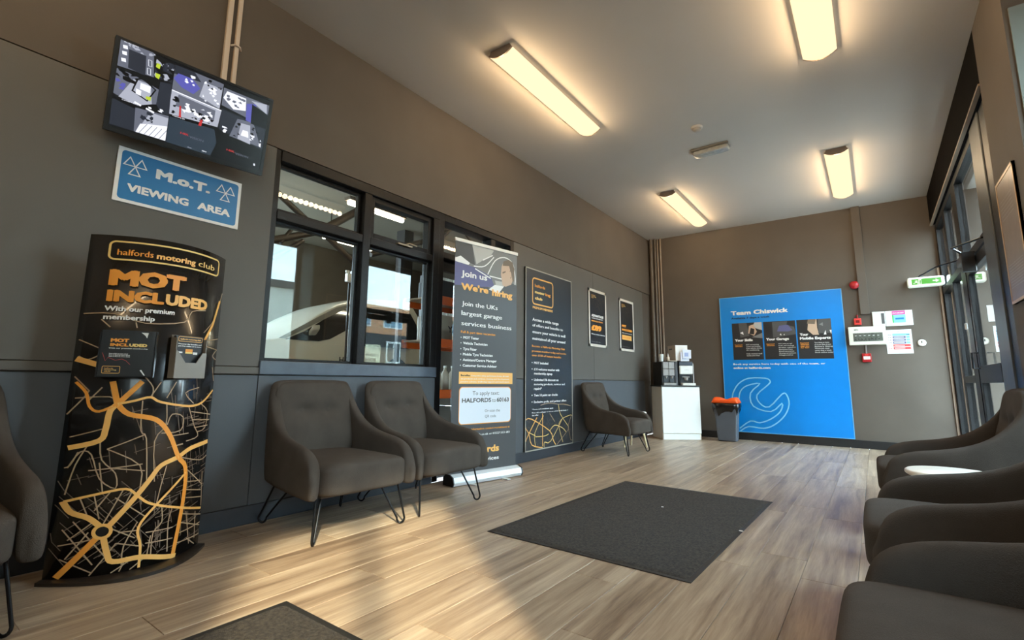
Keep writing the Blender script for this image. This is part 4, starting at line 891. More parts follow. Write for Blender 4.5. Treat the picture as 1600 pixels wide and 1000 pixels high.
# framed notice on the pier
t, p, asp = board('framed_notice', (3.699, 4.31, 1.33), (0, -.47, 0), (0, 0, .77), .012, mat('notice_taupe', (140, 122, 110), .3, noise=.08, nscale=12), 'thin-framed taupe notice on the brown pier, at the right photo edge', 'picture', edge=(mat('notice_frame', (205, 170, 130), .35), .018))
asp = .77 / .47
for i in range(9): p.line('lg', [(.12, .30 - .022 * i), (.88, .30 - .022 * i)], .003, .0012, asp)
for i in range(6): p.line('lg', [(.15, .82 - .03 * i), (.80, .82 - .03 * i)], .003, .0012, asp)
p.build(t, PM, dict(lg='ruled_lines'))

# ================================================================== drinks corner
ca = math.radians(40)
def cab_xy(a, b): return (.42 + a * math.cos(ca) - b * math.sin(ca), 7.36 + a * math.sin(ca) + b * math.cos(ca))
cw = mat('cabinet_white', (240, 242, 240), .4, noise=.01); cside = mat('cabinet_side', (244, 232, 212), .45)
cb = empty('drinks_cabinet', (*cab_xy(0, 0), 0), ca, 'white cabinet set diagonally in the back left corner under the coffee machines', 'cabinet')
box('carcass', cside, cb, 0, .022, .001, .58, .42, .765, bevel=.002)
box('door', cw, cb, .004, .0, .09, .576, .021, .762, bevel=.002); box('plinth', cw, cb, .01, .012, .001, .56, .0215, .082, bevel=.001)
box('worktop', mat('worktop_black', (34, 34, 36), .35), cb, -.012, -.012, .765, .592, .44, .785, bevel=.003)
# machine one: black body with grey dispensing front
m1 = empty('coffee_machine', (*cab_xy(.03, .03), .786), ca, 'black bean drinks machine with a grey dispensing front, on the left of the cabinet', 'coffee machine')
sil = mat('machine_grey', (160, 158, 156), .3, noise=.15, nscale=20)
box('body', black_pl, m1, 0, .02, 0, .24, .38, .355, bevel=.006)
for i in range(2):
    for j, (z0, z1) in enumerate(((.245, .345), (.145, .24))): box('canister', sil, m1, .015 + i * .09, .0, z0, .10 + i * .09, .022, z1, bevel=.005)
box('front_frame', mat('machine_dark', (66, 66, 70), .3), m1, .20, .004, .0, .24, .022, .355, bevel=.003)
for i in range(2): box('dispenser_bay', mat('bay_dark', (52, 58, 66), .2), m1, .022 + i * .09, .008, .045, .095 + i * .09, .022, .135, bevel=.004)
for i in range(2): MB().tube([(.058 + i * .09, .0, .135), (.058 + i * .09, .0, .10)], [.02, .008], 10).build('spout', sil, m1)
box('drip_tray', sil, m1, .01, -.03, 0, .20, .021, .035, bevel=.004)
box('top_lid', mat('machine_lid', (196, 186, 170), .4), m1, .12, .0, .356, .236, .10, .368, bevel=.003)
# machine two
m2 = empty('coffee_machine', (*cab_xy(.30, .03), .786), ca, 'white-fronted coffee machine with black cup bay, on the right of the cabinet', 'coffee machine')
MB().box(.0, .03, 0, .215, .36, .36).build('body', black_pl, m2, bevel=.006)
box('front_panel', white_pl, m2, .0, .0, .165, .205, .034, .295, bevel=.014)
box('control_panel', mat('panel_navy', (62, 70, 84), .2), m2, .0, .012, .298, .21, .034, .352, bevel=.006); box('cup_bay', mat('bay_black', (14, 14, 16), .15), m2, .02, .022, .035, .18, .031, .16)
MB().lathe([(.022, 0), (.03, .03), (.026, .04)], (.10, .012, .075), 14).build('spout', sil, m2); MB().box(.04, .0, .118, .15, .025, .132).build('spout_arm', sil, m2, bevel=.003)
box('side_strip', sil, m2, .205, .01, .03, .222, .034, .33, bevel=.003); box('drip_tray', white_pl, m2, .02, -.045, 0, .22, .03, .036, bevel=.006)
pp = Print(lambda u, v, d=0: Vector((.0 + .205 * u, -.0005 - d, .165 + .13 * v))); pp.text('lg', 'coffee', .33, .45, .36, .14, .02); pp.build(m2, PM, dict(lg='lettering'))
# cardboard box and leaflets on top
bx = empty('cardboard_box', (*cab_xy(.26, .06), 1.1555), ca, 'white-fronted cardboard box on top of the two drinks machines', 'box')
MB().box(0, 0, 0, .185, .30, .235).build('carton', mat('carton_side', (196, 180, 162), .7, noise=.05), bx, bevel=.003)
MB().box(.0, -.002, 0.0, .185, -.0005, .235).build('front_face', mat('carton_front', (238, 236, 232), .6), bx)
MB().add([(-.0012, .25, .17), (-.0012, .12, .17), (-.0012, .12, .19), (-.0012, .25, .19)], [(0, 1, 2, 3)]).build('lettering', P_dkgrey, bx)
for k, (a, dz, rot, lb) in enumerate(((.33, .0, .2, 'loose white leaflet with blue print leaning on the cardboard box, lower one'), (.36, .04, -.15, 'loose white leaflet leaning on the cardboard box, upper one'))):
    lf = empty('leaflet', (*cab_xy(a - .02, .0 - .004 * k), 1.146 - .09 * 0 + dz), ca, lb, 'leaflet')
    q = [(0, 0, 0), (.13, 0, .0), (.15, .035, .13), (.02, .035, .14)]
    MB().prism([Vector(v) for v in q], (0, .0015, 0)).build('paper', mat('leaflet_paper', (216, 222, 236), .6), lf)
    MB().prism([Vector((.03, .004, .03)), Vector((.09, .004, .03)), Vector((.10, .022, .09)), Vector((.04, .022, .09))], (0, -.001, 0)).build('blue_print', mat('leaf_blue', (150, 164, 206), .6), lf)
# cups and a bottle on machine one
cup = empty('paper_cup_stack', (*cab_xy(.075, .16), 1.1425), 0, 'stack of white cups on the black drinks machine', 'cups')
for i in range(3): MB().lathe([(.027, 0), (.036, .085), (.038, .088), (.034, .088), (.026, .004)], (0, 0, .012 * i), 20).build('cup', white_pl, cup)
bo = empty('pump_bottle', (*cab_xy(.17, .13), 1.1555), 0, 'small white bottle beside the cup stack on the drinks machine', 'bottle')
MB().lathe([(.016, 0), (.022, .005), (.022, .05), (.01, .065), (.008, .075)], n=16).build('bottle_body', mat('bottle_white', (228, 216, 200), .4), bo); MB().lathe([(.012, .075), (.012, .088), (.004, .09), (.004, .115)], n=12).build('pump', white_pl, bo)

# ---- waste bin
wbn = empty('waste_bin', (1.20, 7.84, 0), math.radians(3), 'grey swing bin with orange lid and black liner, before the blue board', 'bin')
def loft(r0, r1, m, nm, par, bevel=.012):
    (a0, b0, z0), (a1, b1, z1) = r0, r1
    v = [(-a0, -b0, z0), (a0, -b0, z0), (a0, b0, z0), (-a0, b0, z0), (-a1, -b1, z1), (a1, -b1, z1), (a1, b1, z1), (-a1, b1, z1)]
    return MB().add(v, [(0, 3, 2, 1), (4, 5, 6, 7), (0, 1, 5, 4), (1, 2, 6, 5), (2, 3, 7, 6), (3, 0, 4, 7)]).build(nm, m, par, bevel=bevel, seg=3)
loft((.125, .095, .001), (.155, .125, .50), mat('bin_grey', (88, 92, 100), .45, noise=.04), 'body', wbn, .02)
lin = mat('bin_liner', (20, 20, 22), .22, noise=.1, bump=1.0, bscale=28)
vs = []; fs = []; n = 64; rows = [(.158, .128, .415), (.176, .146, .45), (.188, .156, .49), (.186, .154, .525), (.172, .142, .545)]; rr = random.Random(2)
ph = [rr.uniform(0, 6.28) for _ in range(6)]
for j, (a, b_, zz) in enumerate(rows):
    for i in range(n):
        th = 2 * PI * i / n; c, s = math.cos(th), math.sin(th); e = .45; w = 1 + .03 * math.sin(9 * th + ph[j % 6]) * (j < 4) + .02 * math.sin(17 * th + j)
        dz = (.022 * math.sin(5 * th + 1) + .015 * math.sin(11 * th)) * (1.7 if j == 0 else .7 if j < 3 else 0)
        vs.append((math.copysign(abs(c) ** e, c) * a * w, math.copysign(abs(s) ** e, s) * b_ * w, zz + dz))
for j in range(len(rows) - 1):
    for i in range(n): fs.append((j * n + i, j * n + (i + 1) % n, (j + 1) * n + (i + 1) % n, (j + 1) * n + i))
MB().add(vs, fs, True).build('bag_liner', lin, wbn)
om = mat('bin_orange', (252, 92, 14), .4); vs = []; fs = []; nu = 25; nv = 9
def lid_z(u): return .625 - .030 * math.exp(-(u / .38) ** 2) - .006 * (abs(u) > .93)
for j in range(nv):
    for i in range(nu):
        u = -1 + 2 * i / (nu - 1); v = -1 + 2 * j / (nv - 1); edge = max(0, abs(u) - .8) / .2; ev = max(0, abs(v) - .6) / .4
        vs.append((u * .172 * (1 - .04 * ev), v * .14, lid_z(u) - .035 * edge ** 2 - .03 * ev ** 2))
base_i = len(vs)
for j in range(nv):
    for i in range(nu):
        u = -1 + 2 * i / (nu - 1); v = -1 + 2 * j / (nv - 1); vs.append((u * .180, v * .148, .545))
for j in range(nv - 1):
    for i in range(nu - 1):
        a = j * nu + i; fs.append((a, a + 1, a + nu + 1, a + nu)); fs.append((base_i + a, base_i + a + nu, base_i + a + nu + 1, base_i + a + 1))
ring = [j * nu for j in range(nv)][::-1] + list(range(1, nu)) + [j * nu + nu - 1 for j in range(1, nv)] + [(nv - 1) * nu + i for i in range(nu - 2, 0, -1)]
for k in range(len(ring)):
    a, b_ = ring[k], ring[(k + 1) % len(ring)]; fs.append((a, base_i + a, base_i + b_, b_))
MB().add(vs, fs, True).build('lid', om, wbn, weld=True)
MB().prism([(-.06, -.1495, .565), (.06, -.1495, .565), (.06, -.1415, .585), (-.06, -.1415, .585)], (0, -.003, 0)).build('push_flap', mat('bin_orange_dark', (232, 74, 10), .4), wbn)

# ================================================================== back wall fittings
def wallbox(name, x0, x1, z0, z1, th, m, label, cat, bevel=.006, y=YB):
    t = empty(name, ((x0 + x1) / 2, y - .001, z0), 0, label, cat); w = (x1 - x0) / 2
    box('housing', m, t, -w, -th, 0, w, 0, z1 - z0, bevel=bevel); return t
redm = mat('alarm_red', (165, 22, 28), .35); redb = mat('alarm_bright_red', (226, 62, 56), .4)
t = empty('fire_bell', (2.845, YB - .001, 2.168), 0, 'round red alarm sounder high on the back wall beside the boxing', 'alarm')
def ydisc(prof, nm, m, par, n=28):
    b = MB().lathe(prof, n=n); b.v = [(x, -zz, y) for x, y, zz in b.v]; b.f = [f for f in b.f]; return b.build(nm, m, par, weld=True)
ydisc([(.05, 0), (.05, .03)], 'base', redm, t); ydisc([(.052, .03), (.055, .05), (.042, .075), (.015, .085)], 'sounder', redm, t)
t = wallbox('manual_call_point', 2.805, 2.885, 1.625, 1.712, .04, redb, 'bright red fire call point just above the fire panel', 'call point'); box('window', mat('cp_dark', (120, 20, 22), .3), t, -.02, -.043, .025, .02, -.04, .062)
MB().tube([(0, -.02, .088), (0, -.02, .136)], .008).build('conduit', redm, t)
fp = wallbox('fire_alarm_panel', 2.731, 3.132, 1.352, 1.592, .085, mat('panel_cream', (226, 224, 210), .4), 'cream fire alarm control panel with a long dark display, on the back wall', 'panel')
box('display', mat('fp_display', (92, 96, 88), .25, noise=.35, nscale=60), fp, -.15, -.089, .045, .165, -.085, .155)
pp = Print(lambda u, v, d=0: Vector((-.2 + .4 * u, -.0855 - d, .24 * v))); pp.text('b', 'ZETA', .16, .80, .12, .065, .04)
for i in range(6): pp.rect('lg', .17 + .12 * i, .48, .22 + .12 * i, .52, .005)
for i in range(8): pp.rect('b', .16 + .09 * i, .28, .20 + .09 * i, .33, .005)
pp.build(fp, PM, dict(b='lettering', lg='indicator_strip'))
t = wallbox('manual_call_point', 2.855, 2.955, 1.125, 1.238, .05, redm, 'red and white break-glass call point below the fire panel', 'call point'); box('break_glass', white_pl, t, -.035, -.054, .035, .038, -.05, .075); box('top_label', redb, t, -.018, -.053, .085, .018, -.05, .105)
MB().tube([(0, -.015, .113), (0, -.015, .225)], .009).build('conduit', mat('steel_conduit', (150, 140, 136), .4), t)
t = wallbox('wall_socket_box', 3.006, 3.142, 1.594, 1.788, .03, mat('box_offwhite', (214, 212, 204), .5), 'narrow off-white box above the fire panel, left of the leaflet sign', 'box', .004); box('grey_slot', P_dkgrey, t, .028, -.032, .03, .06, -.03, .17); box('notice', mat('notice_paper', (232, 232, 228), .6), t, -.06, -.032, .02, .01, -.03, .165)
t = wallbox('notice_sign', 3.146, 3.422, 1.592, 1.79, .012, white_pl, 'small white landscape sign with pink and blue picture on the back wall', 'sign', .003)
pp = Print(lambda u, v, d=0: Vector((-.138 + .276 * u, -.0125 - d, .198 * v))); pp.rect('pink', .25, .72, .74, .98); pp.rect('lb', .30, .20, .74, .72); pp.rect('green', .25, .20, .30, .72, .0014); pp.rect('bl', .36, .40, .68, .52, .002)
pp.text('w', 'HEALTH AND SAFETY', .28, .80, .42, .07, .03, d=.003); pp.build(t, PM, dict(pink='pink_band', lb='light_blue_field', green='green_band', bl='blue_band', w='lettering'))
t = wallbox('rating_certificate', 3.128, 3.392, 1.231, 1.54, .004, P_white, 'portrait certificate with blue rows and red rows below the pink and blue sign', 'certificate', .001)
pp = Print(lambda u, v, d=0: Vector((-.132 + .264 * u, -.0045 - d, .309 * v)))
pp.text('dg', 'NHS', .44, .89, .10, .03, .03); pp.rect('lb', .26, .75, .92, .84); pp.text('b', 'MON', .08, .77, .14, .035, .05); pp.text('b', 'FRI', .80, .77, .12, .035, .05)
for i, c in enumerate(('n', 'bl', 'bl', 'red', 'red')):
    v = .64 - .115 * i; pp.rect({'n': 'vio', 'bl': 'vio', 'red': 'red'}[c], .26, v, .76 if i < 3 else .92, v + .09, .0014); pp.text('b' if i < 3 else 'red', '6-8', .08, v + .03, .12, .03, .05)
    if i < 3: pp.rect('lb', .78, v, .92, v + .09, .0014)
    pp.line('w', [(.30, v + .045), (.70, v + .045)], .02, .002, 1.2)
pp.build(t, PM, dict(dg='heading', lb='light_blue_rows', b='row_lettering', vio='blue_rows', red='red_rows', w='row_text'))
t = empty('thermostat', (3.482, YB - .001, 1.362), 0, 'small round white thermostat right of the certificate', 'thermostat'); ydisc([(.043, 0), (.043, .02), (.034, .03)], 'housing', mat('thermo_white', (224, 220, 206), .4), t); MB().box(-.004, -.036, -.006, .004, -.03, .022).build('pointer', black_pl, t)
# exit sign
ex = empty('exit_sign', (3.582, YB - .10, 2.066), 0, 'lit green and white emergency exit sign with arrow, on the back wall by the door', 'exit sign')
box('housing', mat('exit_white', (235, 238, 228), .35, emit=(220, 235, 215), estr=.16), ex, -.178, -.04, 0, .178, .098, .118, bevel=.02)
gp = glow('exit_green', (92, 196, 62), 1.0); gw = glow('exit_white_lit', (232, 250, 226), 1.05)
pp = Print(lambda u, v, d=0: Vector((-.178 + .356 * u, -.0405 - d, .118 * v))); pp.rect('k', .11, .20, .91, .80); pp.rect('w', .30, .20, .38, .80, .0016)
pp.poly('w', [(.68, .44), (.76, .44), (.76, .30), (.86, .50), (.76, .70), (.76, .56), (.68, .56)], .0018)
pp.poly('w', [(.20, .62), (.25, .66), (.28, .60), (.32, .58), (.31, .53), (.27, .54), (.26, .46), (.31, .40), (.29, .25), (.26, .26), (.27, .37), (.22, .40), (.17, .30), (.14, .33), (.20, .44), (.22, .55), (.19, .57)], .0018); pp.poly('k', [(.33, .62), (.37, .62), (.35, .25), (.33, .28)], .002)
pp.build(ex, dict(k=gp, w=gw), dict(k='green_panel', w='white_symbols'))
# door closer at the head of the door
dc = empty('door_closer', (3.70, 5.75, 1.90), 0, 'black and silver door closer with folding arm at the head of the entrance door', 'door closer')
box('body', mat('closer_metal', (96, 92, 88), .35, metal=.5), dc, -.045, .0, .0, .04, .30, .065, bevel=.008); box('end_cap', black_pl, dc, -.048, -.05, -.10, .04, .0, .075, bevel=.006)
MB().tube([(-.02, .10, .07), (-.02, .10, .085), (-.12, -.20, .085), (.03, -.50, .085)], .009).build('arm', blk_metal, dc); MB().tube([(-.03, .28, .07), (-.16, .60, .085), (-.26, 1.10, .09)], .008).build('stay_arm', blk_metal, dc)

# ================================================================== the workshop behind the window
g_wall = mat('garage_wall', (104, 95, 84), .8, noise=.12, nscale=1.5); g_ceil = mat('garage_ceiling', (150, 142, 128), .8, noise=.06, nscale=1)
o = MB().box(-9.6, -2, -.06, -.2, 12, -.01).build('ground', mat('garage_floor', (110, 106, 100), .5, noise=.15, nscale=1)); tag(o, kind='structure')
o = MB().box(-9.6, -2, 4.6, -.2, 12, 4.75).build('ceiling', g_ceil); tag(o, kind='structure')
o = MB().box(-9.8, 5.2, 0, -9.6, 12, 4.6).box(-9.8, -2, 0, -9.6, -1.5, 4.6).box(-9.8, -1.5, 4.0, -9.6, 5.2, 4.6).build('wall_garage', g_wall); tag(o, kind='structure')
o = MB().box(-9.6, -2.2, 0, -.2, -2, 4.6).build('wall_garage', g_wall); tag(o, kind='structure')
o = MB().box(-9.6, 12, 0, -.2, 12.2, 4.6).build('wall_garage', g_wall); tag(o, kind='structure')
o = MB().box(-.2, 8.393, 0, 0, 12, 4.6).box(-.2, -3, H + .12, 0, 8.393, 4.6).build('wall_garage', g_wall); tag(o, kind='structure')
o = MB().box(-6.6, 8.2, 0, -6.3, 8.5, 4.6).build('pillar', mat('dark_column', (50, 46, 44), .7)); tag(o, kind='structure')
steel = mat('truss_steel', (62, 52, 44), .6, noise=.15, nscale=6)
tr = empty('roof_truss', (-3.5, 0, 0), 0, 'dark steel roof truss seen through the window', 'truss')
def bar(p0, p1, w=.05):
    MB().tube([(0, *p0), (0, *p1)], w, 4).build('strut', steel, tr)
for a, b_, w in (((3.2, 3.48), (3.86, 3.10), .05), ((3.37, 2.45), (3.80, 2.80), .035), ((3.35, 2.93), (4.06, 3.02), .04), ((3.3, 2.68), (4.05, 3.0), .05), ((4.05, 3.0), (4.72, 3.52), .06), ((4.06, 3.03), (4.95, 2.50), .055), ((3.72, 3.1), (3.46, 2.68), .03), ((5.0, 2.85), (6.35, 3.42), .05), ((6.2, 3.5), (8.1, 4.3), .05), ((3.1, 4.0), (8.6, 4.05), .07), ((6.3, 3.2), (7.1, 3.95), .04), ((7.1, 3.95), (7.7, 3.55), .04)): bar(a, b_, w)
def tube_lamp(x, y0, y1, zz, label):
    t = empty('workshop_light', (x, y0, zz), 0, label, 'lamp'); box('tray', g_wall, t, -.06, 0, .03, .06, y1 - y0, .08)
    MB().tube([(0, .02, 0), (0, y1 - y0 - .02, 0)], .028, 10).build('tube', MATS.get('tube_glow') or mat('tube_glow', (255, 250, 235), .5, emit=(255, 238, 205), estr=22.0), t)
    MB().tube([(0, .2, .08), (0, .2, 4.6 - zz)], .01, 6).build('hanger', steel, t)
tube_lamp(-2.5, 3.80, 4.80, 3.17, 'bright tube light hanging in the workshop behind the window')
tube_lamp(-2.2, .2, 1.6, 3.6, 'added workshop fill tube nearer the viewer, left of the window')  # this and the following tubes are added to brighten the workshop and car
tube_lamp(-2.2, 6.6, 8.0, 3.6, 'added workshop fill tube past the doorway banner')
tube_lamp(-3.2, 1.6, 3.0, 4.2, 'added workshop fill tube high over the car bonnet')
tube_lamp(-6.5, 2.0, 3.4, 3.9, 'added workshop fill tube near the open shutter, beyond the car')
tube_lamp(-6.5, 6.0, 7.4, 3.9, 'added workshop fill tube over the rear of the silver car')
t = empty('twin_spot_light', (-4, 4.985, 2.44), 0, 'small white twin-spot emergency light in the workshop', 'lamp'); box('housing', white_pl, t, -.04, -.07, 0, .04, .07, .14, bevel=.01)
for s in (-.05, .05): MB().lathe([(.02, .14), (.035, .16), (.035, .19)], (0, s, 0), 12).build('spot', white_pl, t)
MB().tube([(0, 0, -.02), (0, 0, -.6), (0, .02, -2.44)], .02, 6).build('post', black_pl, t)

# silver people carrier raised on a lift
CX = -4.5
car = empty('car', (CX, 3.0, .62), 0, 'silver people carrier raised in the workshop, seen through the window', 'car')
silver = mat('car_silver', (214, 210, 194), .3, metal=.0, coat=.6, noise=.02, nscale=2); cglass = mat('car_glass', (26, 28, 30), .06, coat=1.0)
c = lambda y, zz: (y - 3.0, zz - .62)
prof = [(2.75, .95), (2.72, 1.12), (2.80, 1.25), (3.10, 1.34), (3.55, 1.40), (3.95, 1.42), (4.15, 1.46), (4.47, 1.66), (4.85, 1.92), (5.25, 2.14), (5.75, 2.30), (6.30, 2.40), (6.80, 2.42), (7.10, 2.36), (7.24, 2.15), (7.32, 1.75), (7.34, 1.30), (7.30, .95), (7.15, .86), (2.95, .86)]
prof = [(y, zz) for y, zz in prof]
secs = [(0.0, 0, .0), (-.06, .0, .0), (-.45, .0, .03), (-1.3, .0, .03), (-1.69, .0, .0), (-1.75, .0, .0)]
vs = []; fs = []; m = len(prof)
for k, (dx, e, up) in enumerate(secs):
    ins = .035 if k in (0, 5) else 0
    for (y, zz) in prof:
        tum = max(0, zz - 1.45) * .22; sx = (-tum if dx > -.8 else tum)
        cy = 5.0; cz = 1.5
        vs.append((dx + sx, (y + (cy - y) * ins * .4) - 3.0, (zz + (cz - zz) * ins) - .62 + up * (zz > 1.6)))
for k in range(len(secs) - 1):
    for i in range(m): fs.append((k * m + i, k * m + (i + 1) % m, (k + 1) * m + (i + 1) % m, (k + 1) * m + i))
fs += [tuple(range(m))[::-1], tuple(range((len(secs) - 1) * m, len(secs) * m))]
MB().add(vs, fs, True).build('body', silver, car, weld=True, bevel=.02)
def side(pts, d, th=.02):      # polygon lying on the tumbled flank
    return [(-max(0, zz - 1.45) * .22 + d, y - 3.0, zz - .62) for y, zz in pts]
def flank(nm, pts, m_, d=.006): MB().prism([Vector(v) for v in side(pts, d)], (-.02, 0, 0)).build(nm, m_, car)
flank('front_side_window', [(4.20, 1.44), (4.55, 1.60), (4.93, 1.84), (5.30, 2.05), (5.46, 2.10), (5.44, 1.72), (5.02, 1.50), (4.80, 1.45)], cglass)
flank('rear_side_window', [(5.66, 1.42), (5.62, 2.14), (5.95, 2.20), (6.75, 2.25), (6.98, 2.18), (7.12, 1.95), (7.12, 1.70), (6.95, 1.48), (6.80, 1.43)], cglass)
flank('tail_lamp', [(7.18, 1.42), (7.27, 1.46), (7.28, 1.80), (7.20, 1.80)], mat('tail_red', (170, 20, 24), .2, coat=.5), .02)
flank('windscreen_edge', [(4.10, 1.455), (4.20, 1.45), (5.46, 2.12), (5.60, 2.22), (5.2, 2.08), (4.80, 1.86)], mat('car_trim', (120, 118, 108), .4), .008)
flank('headlamp', [(3.0, 1.20), (3.45, 1.34), (3.60, 1.32), (3.2, 1.15)], mat('lamp_clear', (200, 205, 205), .1, coat=1), .02)
flank('door_gap', [(5.52, 1.0), (5.535, 1.0), (5.535, 2.16), (5.52, 2.15)], black_pl, .004)
flank('lower_trim', [(3.0, .90), (7.2, .90), (7.2, .98), (3.0, .98)], black_pl, .010)
MB().prism([(.0, 1.60, .90), (.0, 1.75, .92), (.12, 1.74, 1.02), (.12, 1.60, 1.00)], (0, 0, .08)).build('door_mirror', silver, car, bevel=.02)
pp = Print(lambda u, v, d=0: Vector((.006 + d, u, v))); pp.text('b', 'H42', 2.22, .48, .24, .11, .03); pp.build(car, PM, dict(b='lettering'))
for y in (3.45, 6.55):
    for sx in (-.20, -1.75):
        b = MB().lathe([(.16, 0), (.30, .0), (.32, .03), (.32, .17), (.30, .20), (.16, .20)], n=28); b.v = [(zz + sx, x + y - 3.0, yy + .30) for x, yy, zz in b.v]; w = b.build('wheel', mat('tyre_black', (26, 26, 26), .8), car, weld=True)
        b = MB().lathe([(.0, 0), (.15, .0), (.16, .02), (.16, .17)], n=20); b.v = [(zz + sx + .01, x + y - 3.0, yy + .30) for x, yy, zz in b.v]; b.build('wheel_trim', mat('alloy', (170, 172, 174), .3, metal=.6), w, weld=True)
lf = empty('vehicle_lift', (CX - .85, 5.0, 0), 0, 'dark vehicle lift under the silver car in the workshop', 'lift')
lm = mat('lift_dark', (50, 54, 60), .5)
for s in (-.68, .68): box('runway', lm, lf, s - .22, -2.1, .50, s + .22, 2.1, .599, bevel=.01)
for s in (-1.8, 1.8): MB().box(-.80, s - .06, -.009, -.68, s + .06, .5).box(.68, s - .06, -.009, .80, s + .06, .5).build('lift_leg', lm, lf)

# storage rack seen beside the banner
rk = empty('storage_rack', (-1.0, 3.95, 0), 0, 'storage rack with orange beams seen through the doorway left of the banner', 'rack')
orr = mat('rack_orange', (226, 96, 20), .4, noise=.05); up_ = mat('rack_upright', (44, 46, 52), .5)
for x in (0, -.55):
    for y in (0, 1.75): box('upright', up_, rk, x - .05, y, -.009, x, y + .06, 2.3)
for zz in (.62, 1.20, 1.70):
    for x in (-.04, -.55): box('beam', orr, rk, x, .06, zz, x + .04, 1.75, zz + .10, bevel=.004)
    box('shelf_board', mat('shelf_board', (150, 130, 104), .7, noise=.1), rk, -.51, .06, zz + .07, -.045, 1.75, zz + .09)
def crate(y, zz, w, h, col, label, txt=None):
    t = empty('storage_tub', (-1.25, y, zz), 0, label, 'tub'); box('tub_body', mat('tub_%d' % col[0], col, .5, noise=.04), t, -.18, 0, 0, .18, w, h, bevel=.015)
    for i in range(int(w / .035)): MB().box(.16, .01 + i * .035, h, .18, .028 + i * .035, h + .03).build('clip', white_pl, t)
    if txt:
        pp = Print(lambda u, v, d=0: Vector((.1815 + d, u, v))); pp.text('b', txt, .16, .10, .16, .08, .03); pp.build(t, PM, dict(b='lettering'))
crate(4.14, 1.291, .40, .30, (176, 168, 152), 'pale tub lettered in black on the middle rack shelf', 'YA')
crate(4.62, 1.291, .40, .26, (120, 124, 130), 'grey tub behind the banner on the middle rack shelf')
crate(4.14, 1.791, .30, .22, (46, 48, 54), 'dark case on the top rack shelf')
for i in range(3):
    t = empty('plastic_bottle', (-1.12, 4.20 + i * .13, .711), 0, ('clear pale bottle on the low rack shelf, nearest the door frame', 'clear pale bottle on the low rack shelf, middle one of three', 'clear pale bottle on the low rack shelf, nearest the banner')[i], 'bottle', 'bottles on the low rack shelf')
    MB().lathe([(.045, 0), (.05, .01), (.05, .17), (.035, .21), (.018, .23), (.018, .26)], n=18).build('bottle_body', mat('milky_plastic', (206, 196, 178), .4), t); MB().lathe([(.022, .26), (.022, .285)], n=14).build('cap', white_pl, t)
t = empty('wall_screen', (-2.6, 5.3, 1.75), 0, 'dark framed monitor on the workshop side, left of the banner top', 'screen'); box('casing', black_pl, t, -.03, 0, 0, .03, .9, .7, bevel=.01); box('silver_rim', mat('rim_grey', (130, 130, 130), .4), t, .03, .02, .02, .034, .88, .68); box('glass', cglass, t, .034, .035, .035, .038, .865, .665)
MB().tube([(0, .45, 0), (0, .45, -1.759)], .03, 8).build('stand_pole', black_pl, t)

# ================================================================== outside, seen mirrored in the window glass
o = MB().box(4.3, -14, -.12, 40, 40, -.07).build('ground', mat('tarmac', (92, 92, 92), .85, noise=.1, nscale=.6)); tag(o, kind='structure')
o = MB().box(-40, -6, -.12, -9.8, 24, -.07).build('ground', MATS['tarmac']); tag(o, kind='structure')
bd1 = empty('white_building', (20.0, 9.0, -.07), 0, 'white rendered building with dark roof edge and round dark sign, across the road', 'building')
box('wall', mat('render_white', (222, 218, 206), .8, noise=.04), bd1, 0, -9, 0, 4, 5.2, 5.1); box('roof_edge', mat('roof_dark', (60, 62, 64), .6), bd1, -.15, -9.1, 5.1, 4.1, 5.3, 5.42)
b = MB().lathe([(.0, 0), (.62, 0), (.62, .06)], n=28); b.v = [(-zz - .001, x + 3.45, y + 3.3) for x, y, zz in b.v]; b.build('round_sign', mat('sign_navy', (52, 62, 92), .5, noise=.2, nscale=2), bd1, weld=True)
box('lower_sign', mat('sign_redwhite', (216, 120, 110), .6), bd1, -.05, 2.6, 1.1, -.001, 3.6, 1.6)
bd2 = empty('brick_building', (22.0, 14.5, -.07), 0, 'orange brick building with white windows over a black ground floor, across the road', 'building')
bm_ = bpy.data.materials.new('orange_brick'); bm_.use_nodes = True; nt2 = bm_.node_tree; bk = nt2.nodes.new('ShaderNodeTexBrick'); tc2 = nt2.nodes.new('ShaderNodeTexCoord'); sx2 = nt2.nodes.new('ShaderNodeSeparateXYZ'); cx2 = nt2.nodes.new('ShaderNodeCombineXYZ')
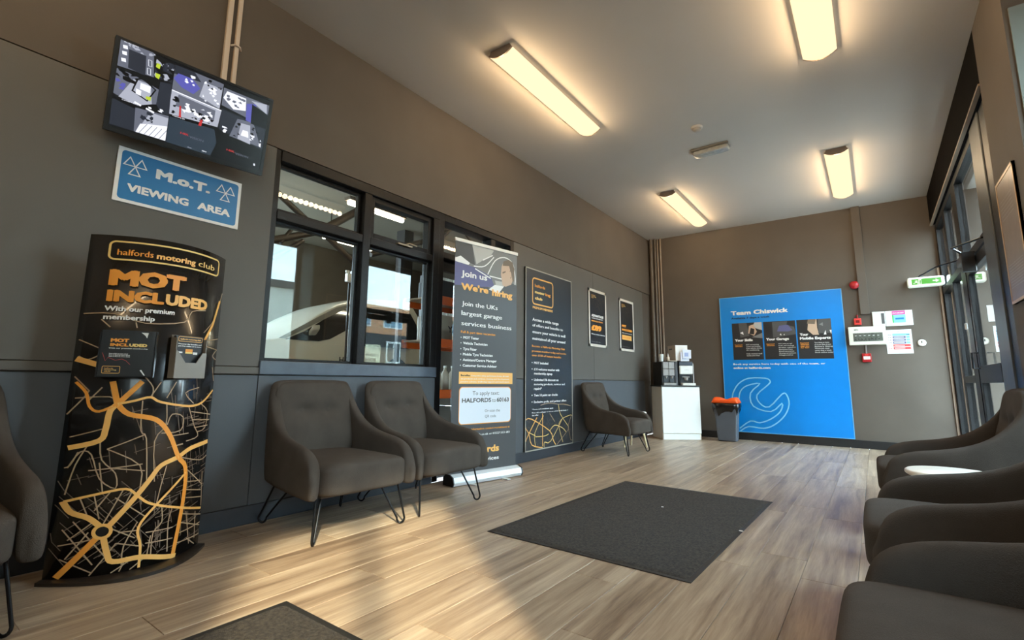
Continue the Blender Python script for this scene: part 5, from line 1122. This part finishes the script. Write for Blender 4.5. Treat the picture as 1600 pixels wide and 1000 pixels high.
nt2.links.new(tc2.outputs['Object'], sx2.inputs[0]); nt2.links.new(sx2.outputs[1], cx2.inputs[0]); nt2.links.new(sx2.outputs[2], cx2.inputs[1]); nt2.links.new(cx2.outputs[0], bk.inputs['Vector'])
bk.inputs['Color1'].default_value = (*s2l((206, 138, 92)), 1); bk.inputs['Color2'].default_value = (*s2l((190, 120, 78)), 1); bk.inputs['Mortar'].default_value = (*s2l((196, 168, 140)), 1); bk.inputs['Scale'].default_value = 4
nt2.links.new(bk.outputs[0], nt2.nodes['Principled BSDF'].inputs['Base Color'])
box('upper_wall', bm_, bd2, 0, 0, 3.75, 5, 22, 5.55); box('ground_floor', mat('black_shopfront', (38, 38, 42), .5), bd2, 0, 0, 0, 5, 22, 3.75)
for k in range(6):
    for (zz0, zz1) in ((4.15, 5.05),):
        w = box('window', mat('win_white', (236, 236, 232), .5), bd2, -.06, 1.0 + 2.6 * k, zz0, -.001, 2.6 + 2.6 * k, zz1)
        for q in range(3): box('pane', mat('far_pane', (120, 150, 170), .1), w, -.08, 1.08 + 2.6 * k + .5 * q, zz0 + .08, -.0605, 1.5 + 2.6 * k + .5 * q, zz1 - .08)
w = box('window', MATS['win_white'], bd2, -.06, 6.5, 1.9, -.001, 7.7, 3.3)
for q in range(2): box('pane', mat('far_pane_dark', (40, 50, 56), .1), w, -.08, 6.62 + .55 * q, 2.02, -.0605, 7.06 + .55 * q, 3.18)
s_ = box('cream_sign', mat('sign_cream', (226, 216, 184), .6), bd2, -.35, 4.2, 1.4, -.001, 5.8, 3.0, label='cream projecting sign box')
pp = Print(lambda u, v, d=0: Vector((-.352 - d, 5.8 - 1.6 * u, 1.4 + 1.6 * v))); pp.text('b', 'GOOD', .22, .55, .5, .10, .03); pp.text('b', 'FOOD', .22, .32, .6, .16, .04); pp.build(s_, PM, dict(b='lettering'))
o = MB().box(14.0, -7.4, -.07, 16.5, .75, 11.4).build('added_sun_blocker', mat('sun_blocker_render', (168, 160, 150), .8, noise=.04)); tag(o, 'unseen tall block added to keep sun off the entrance', 'building')  # added unseen block, sized to keep sun off the entrance and recess window
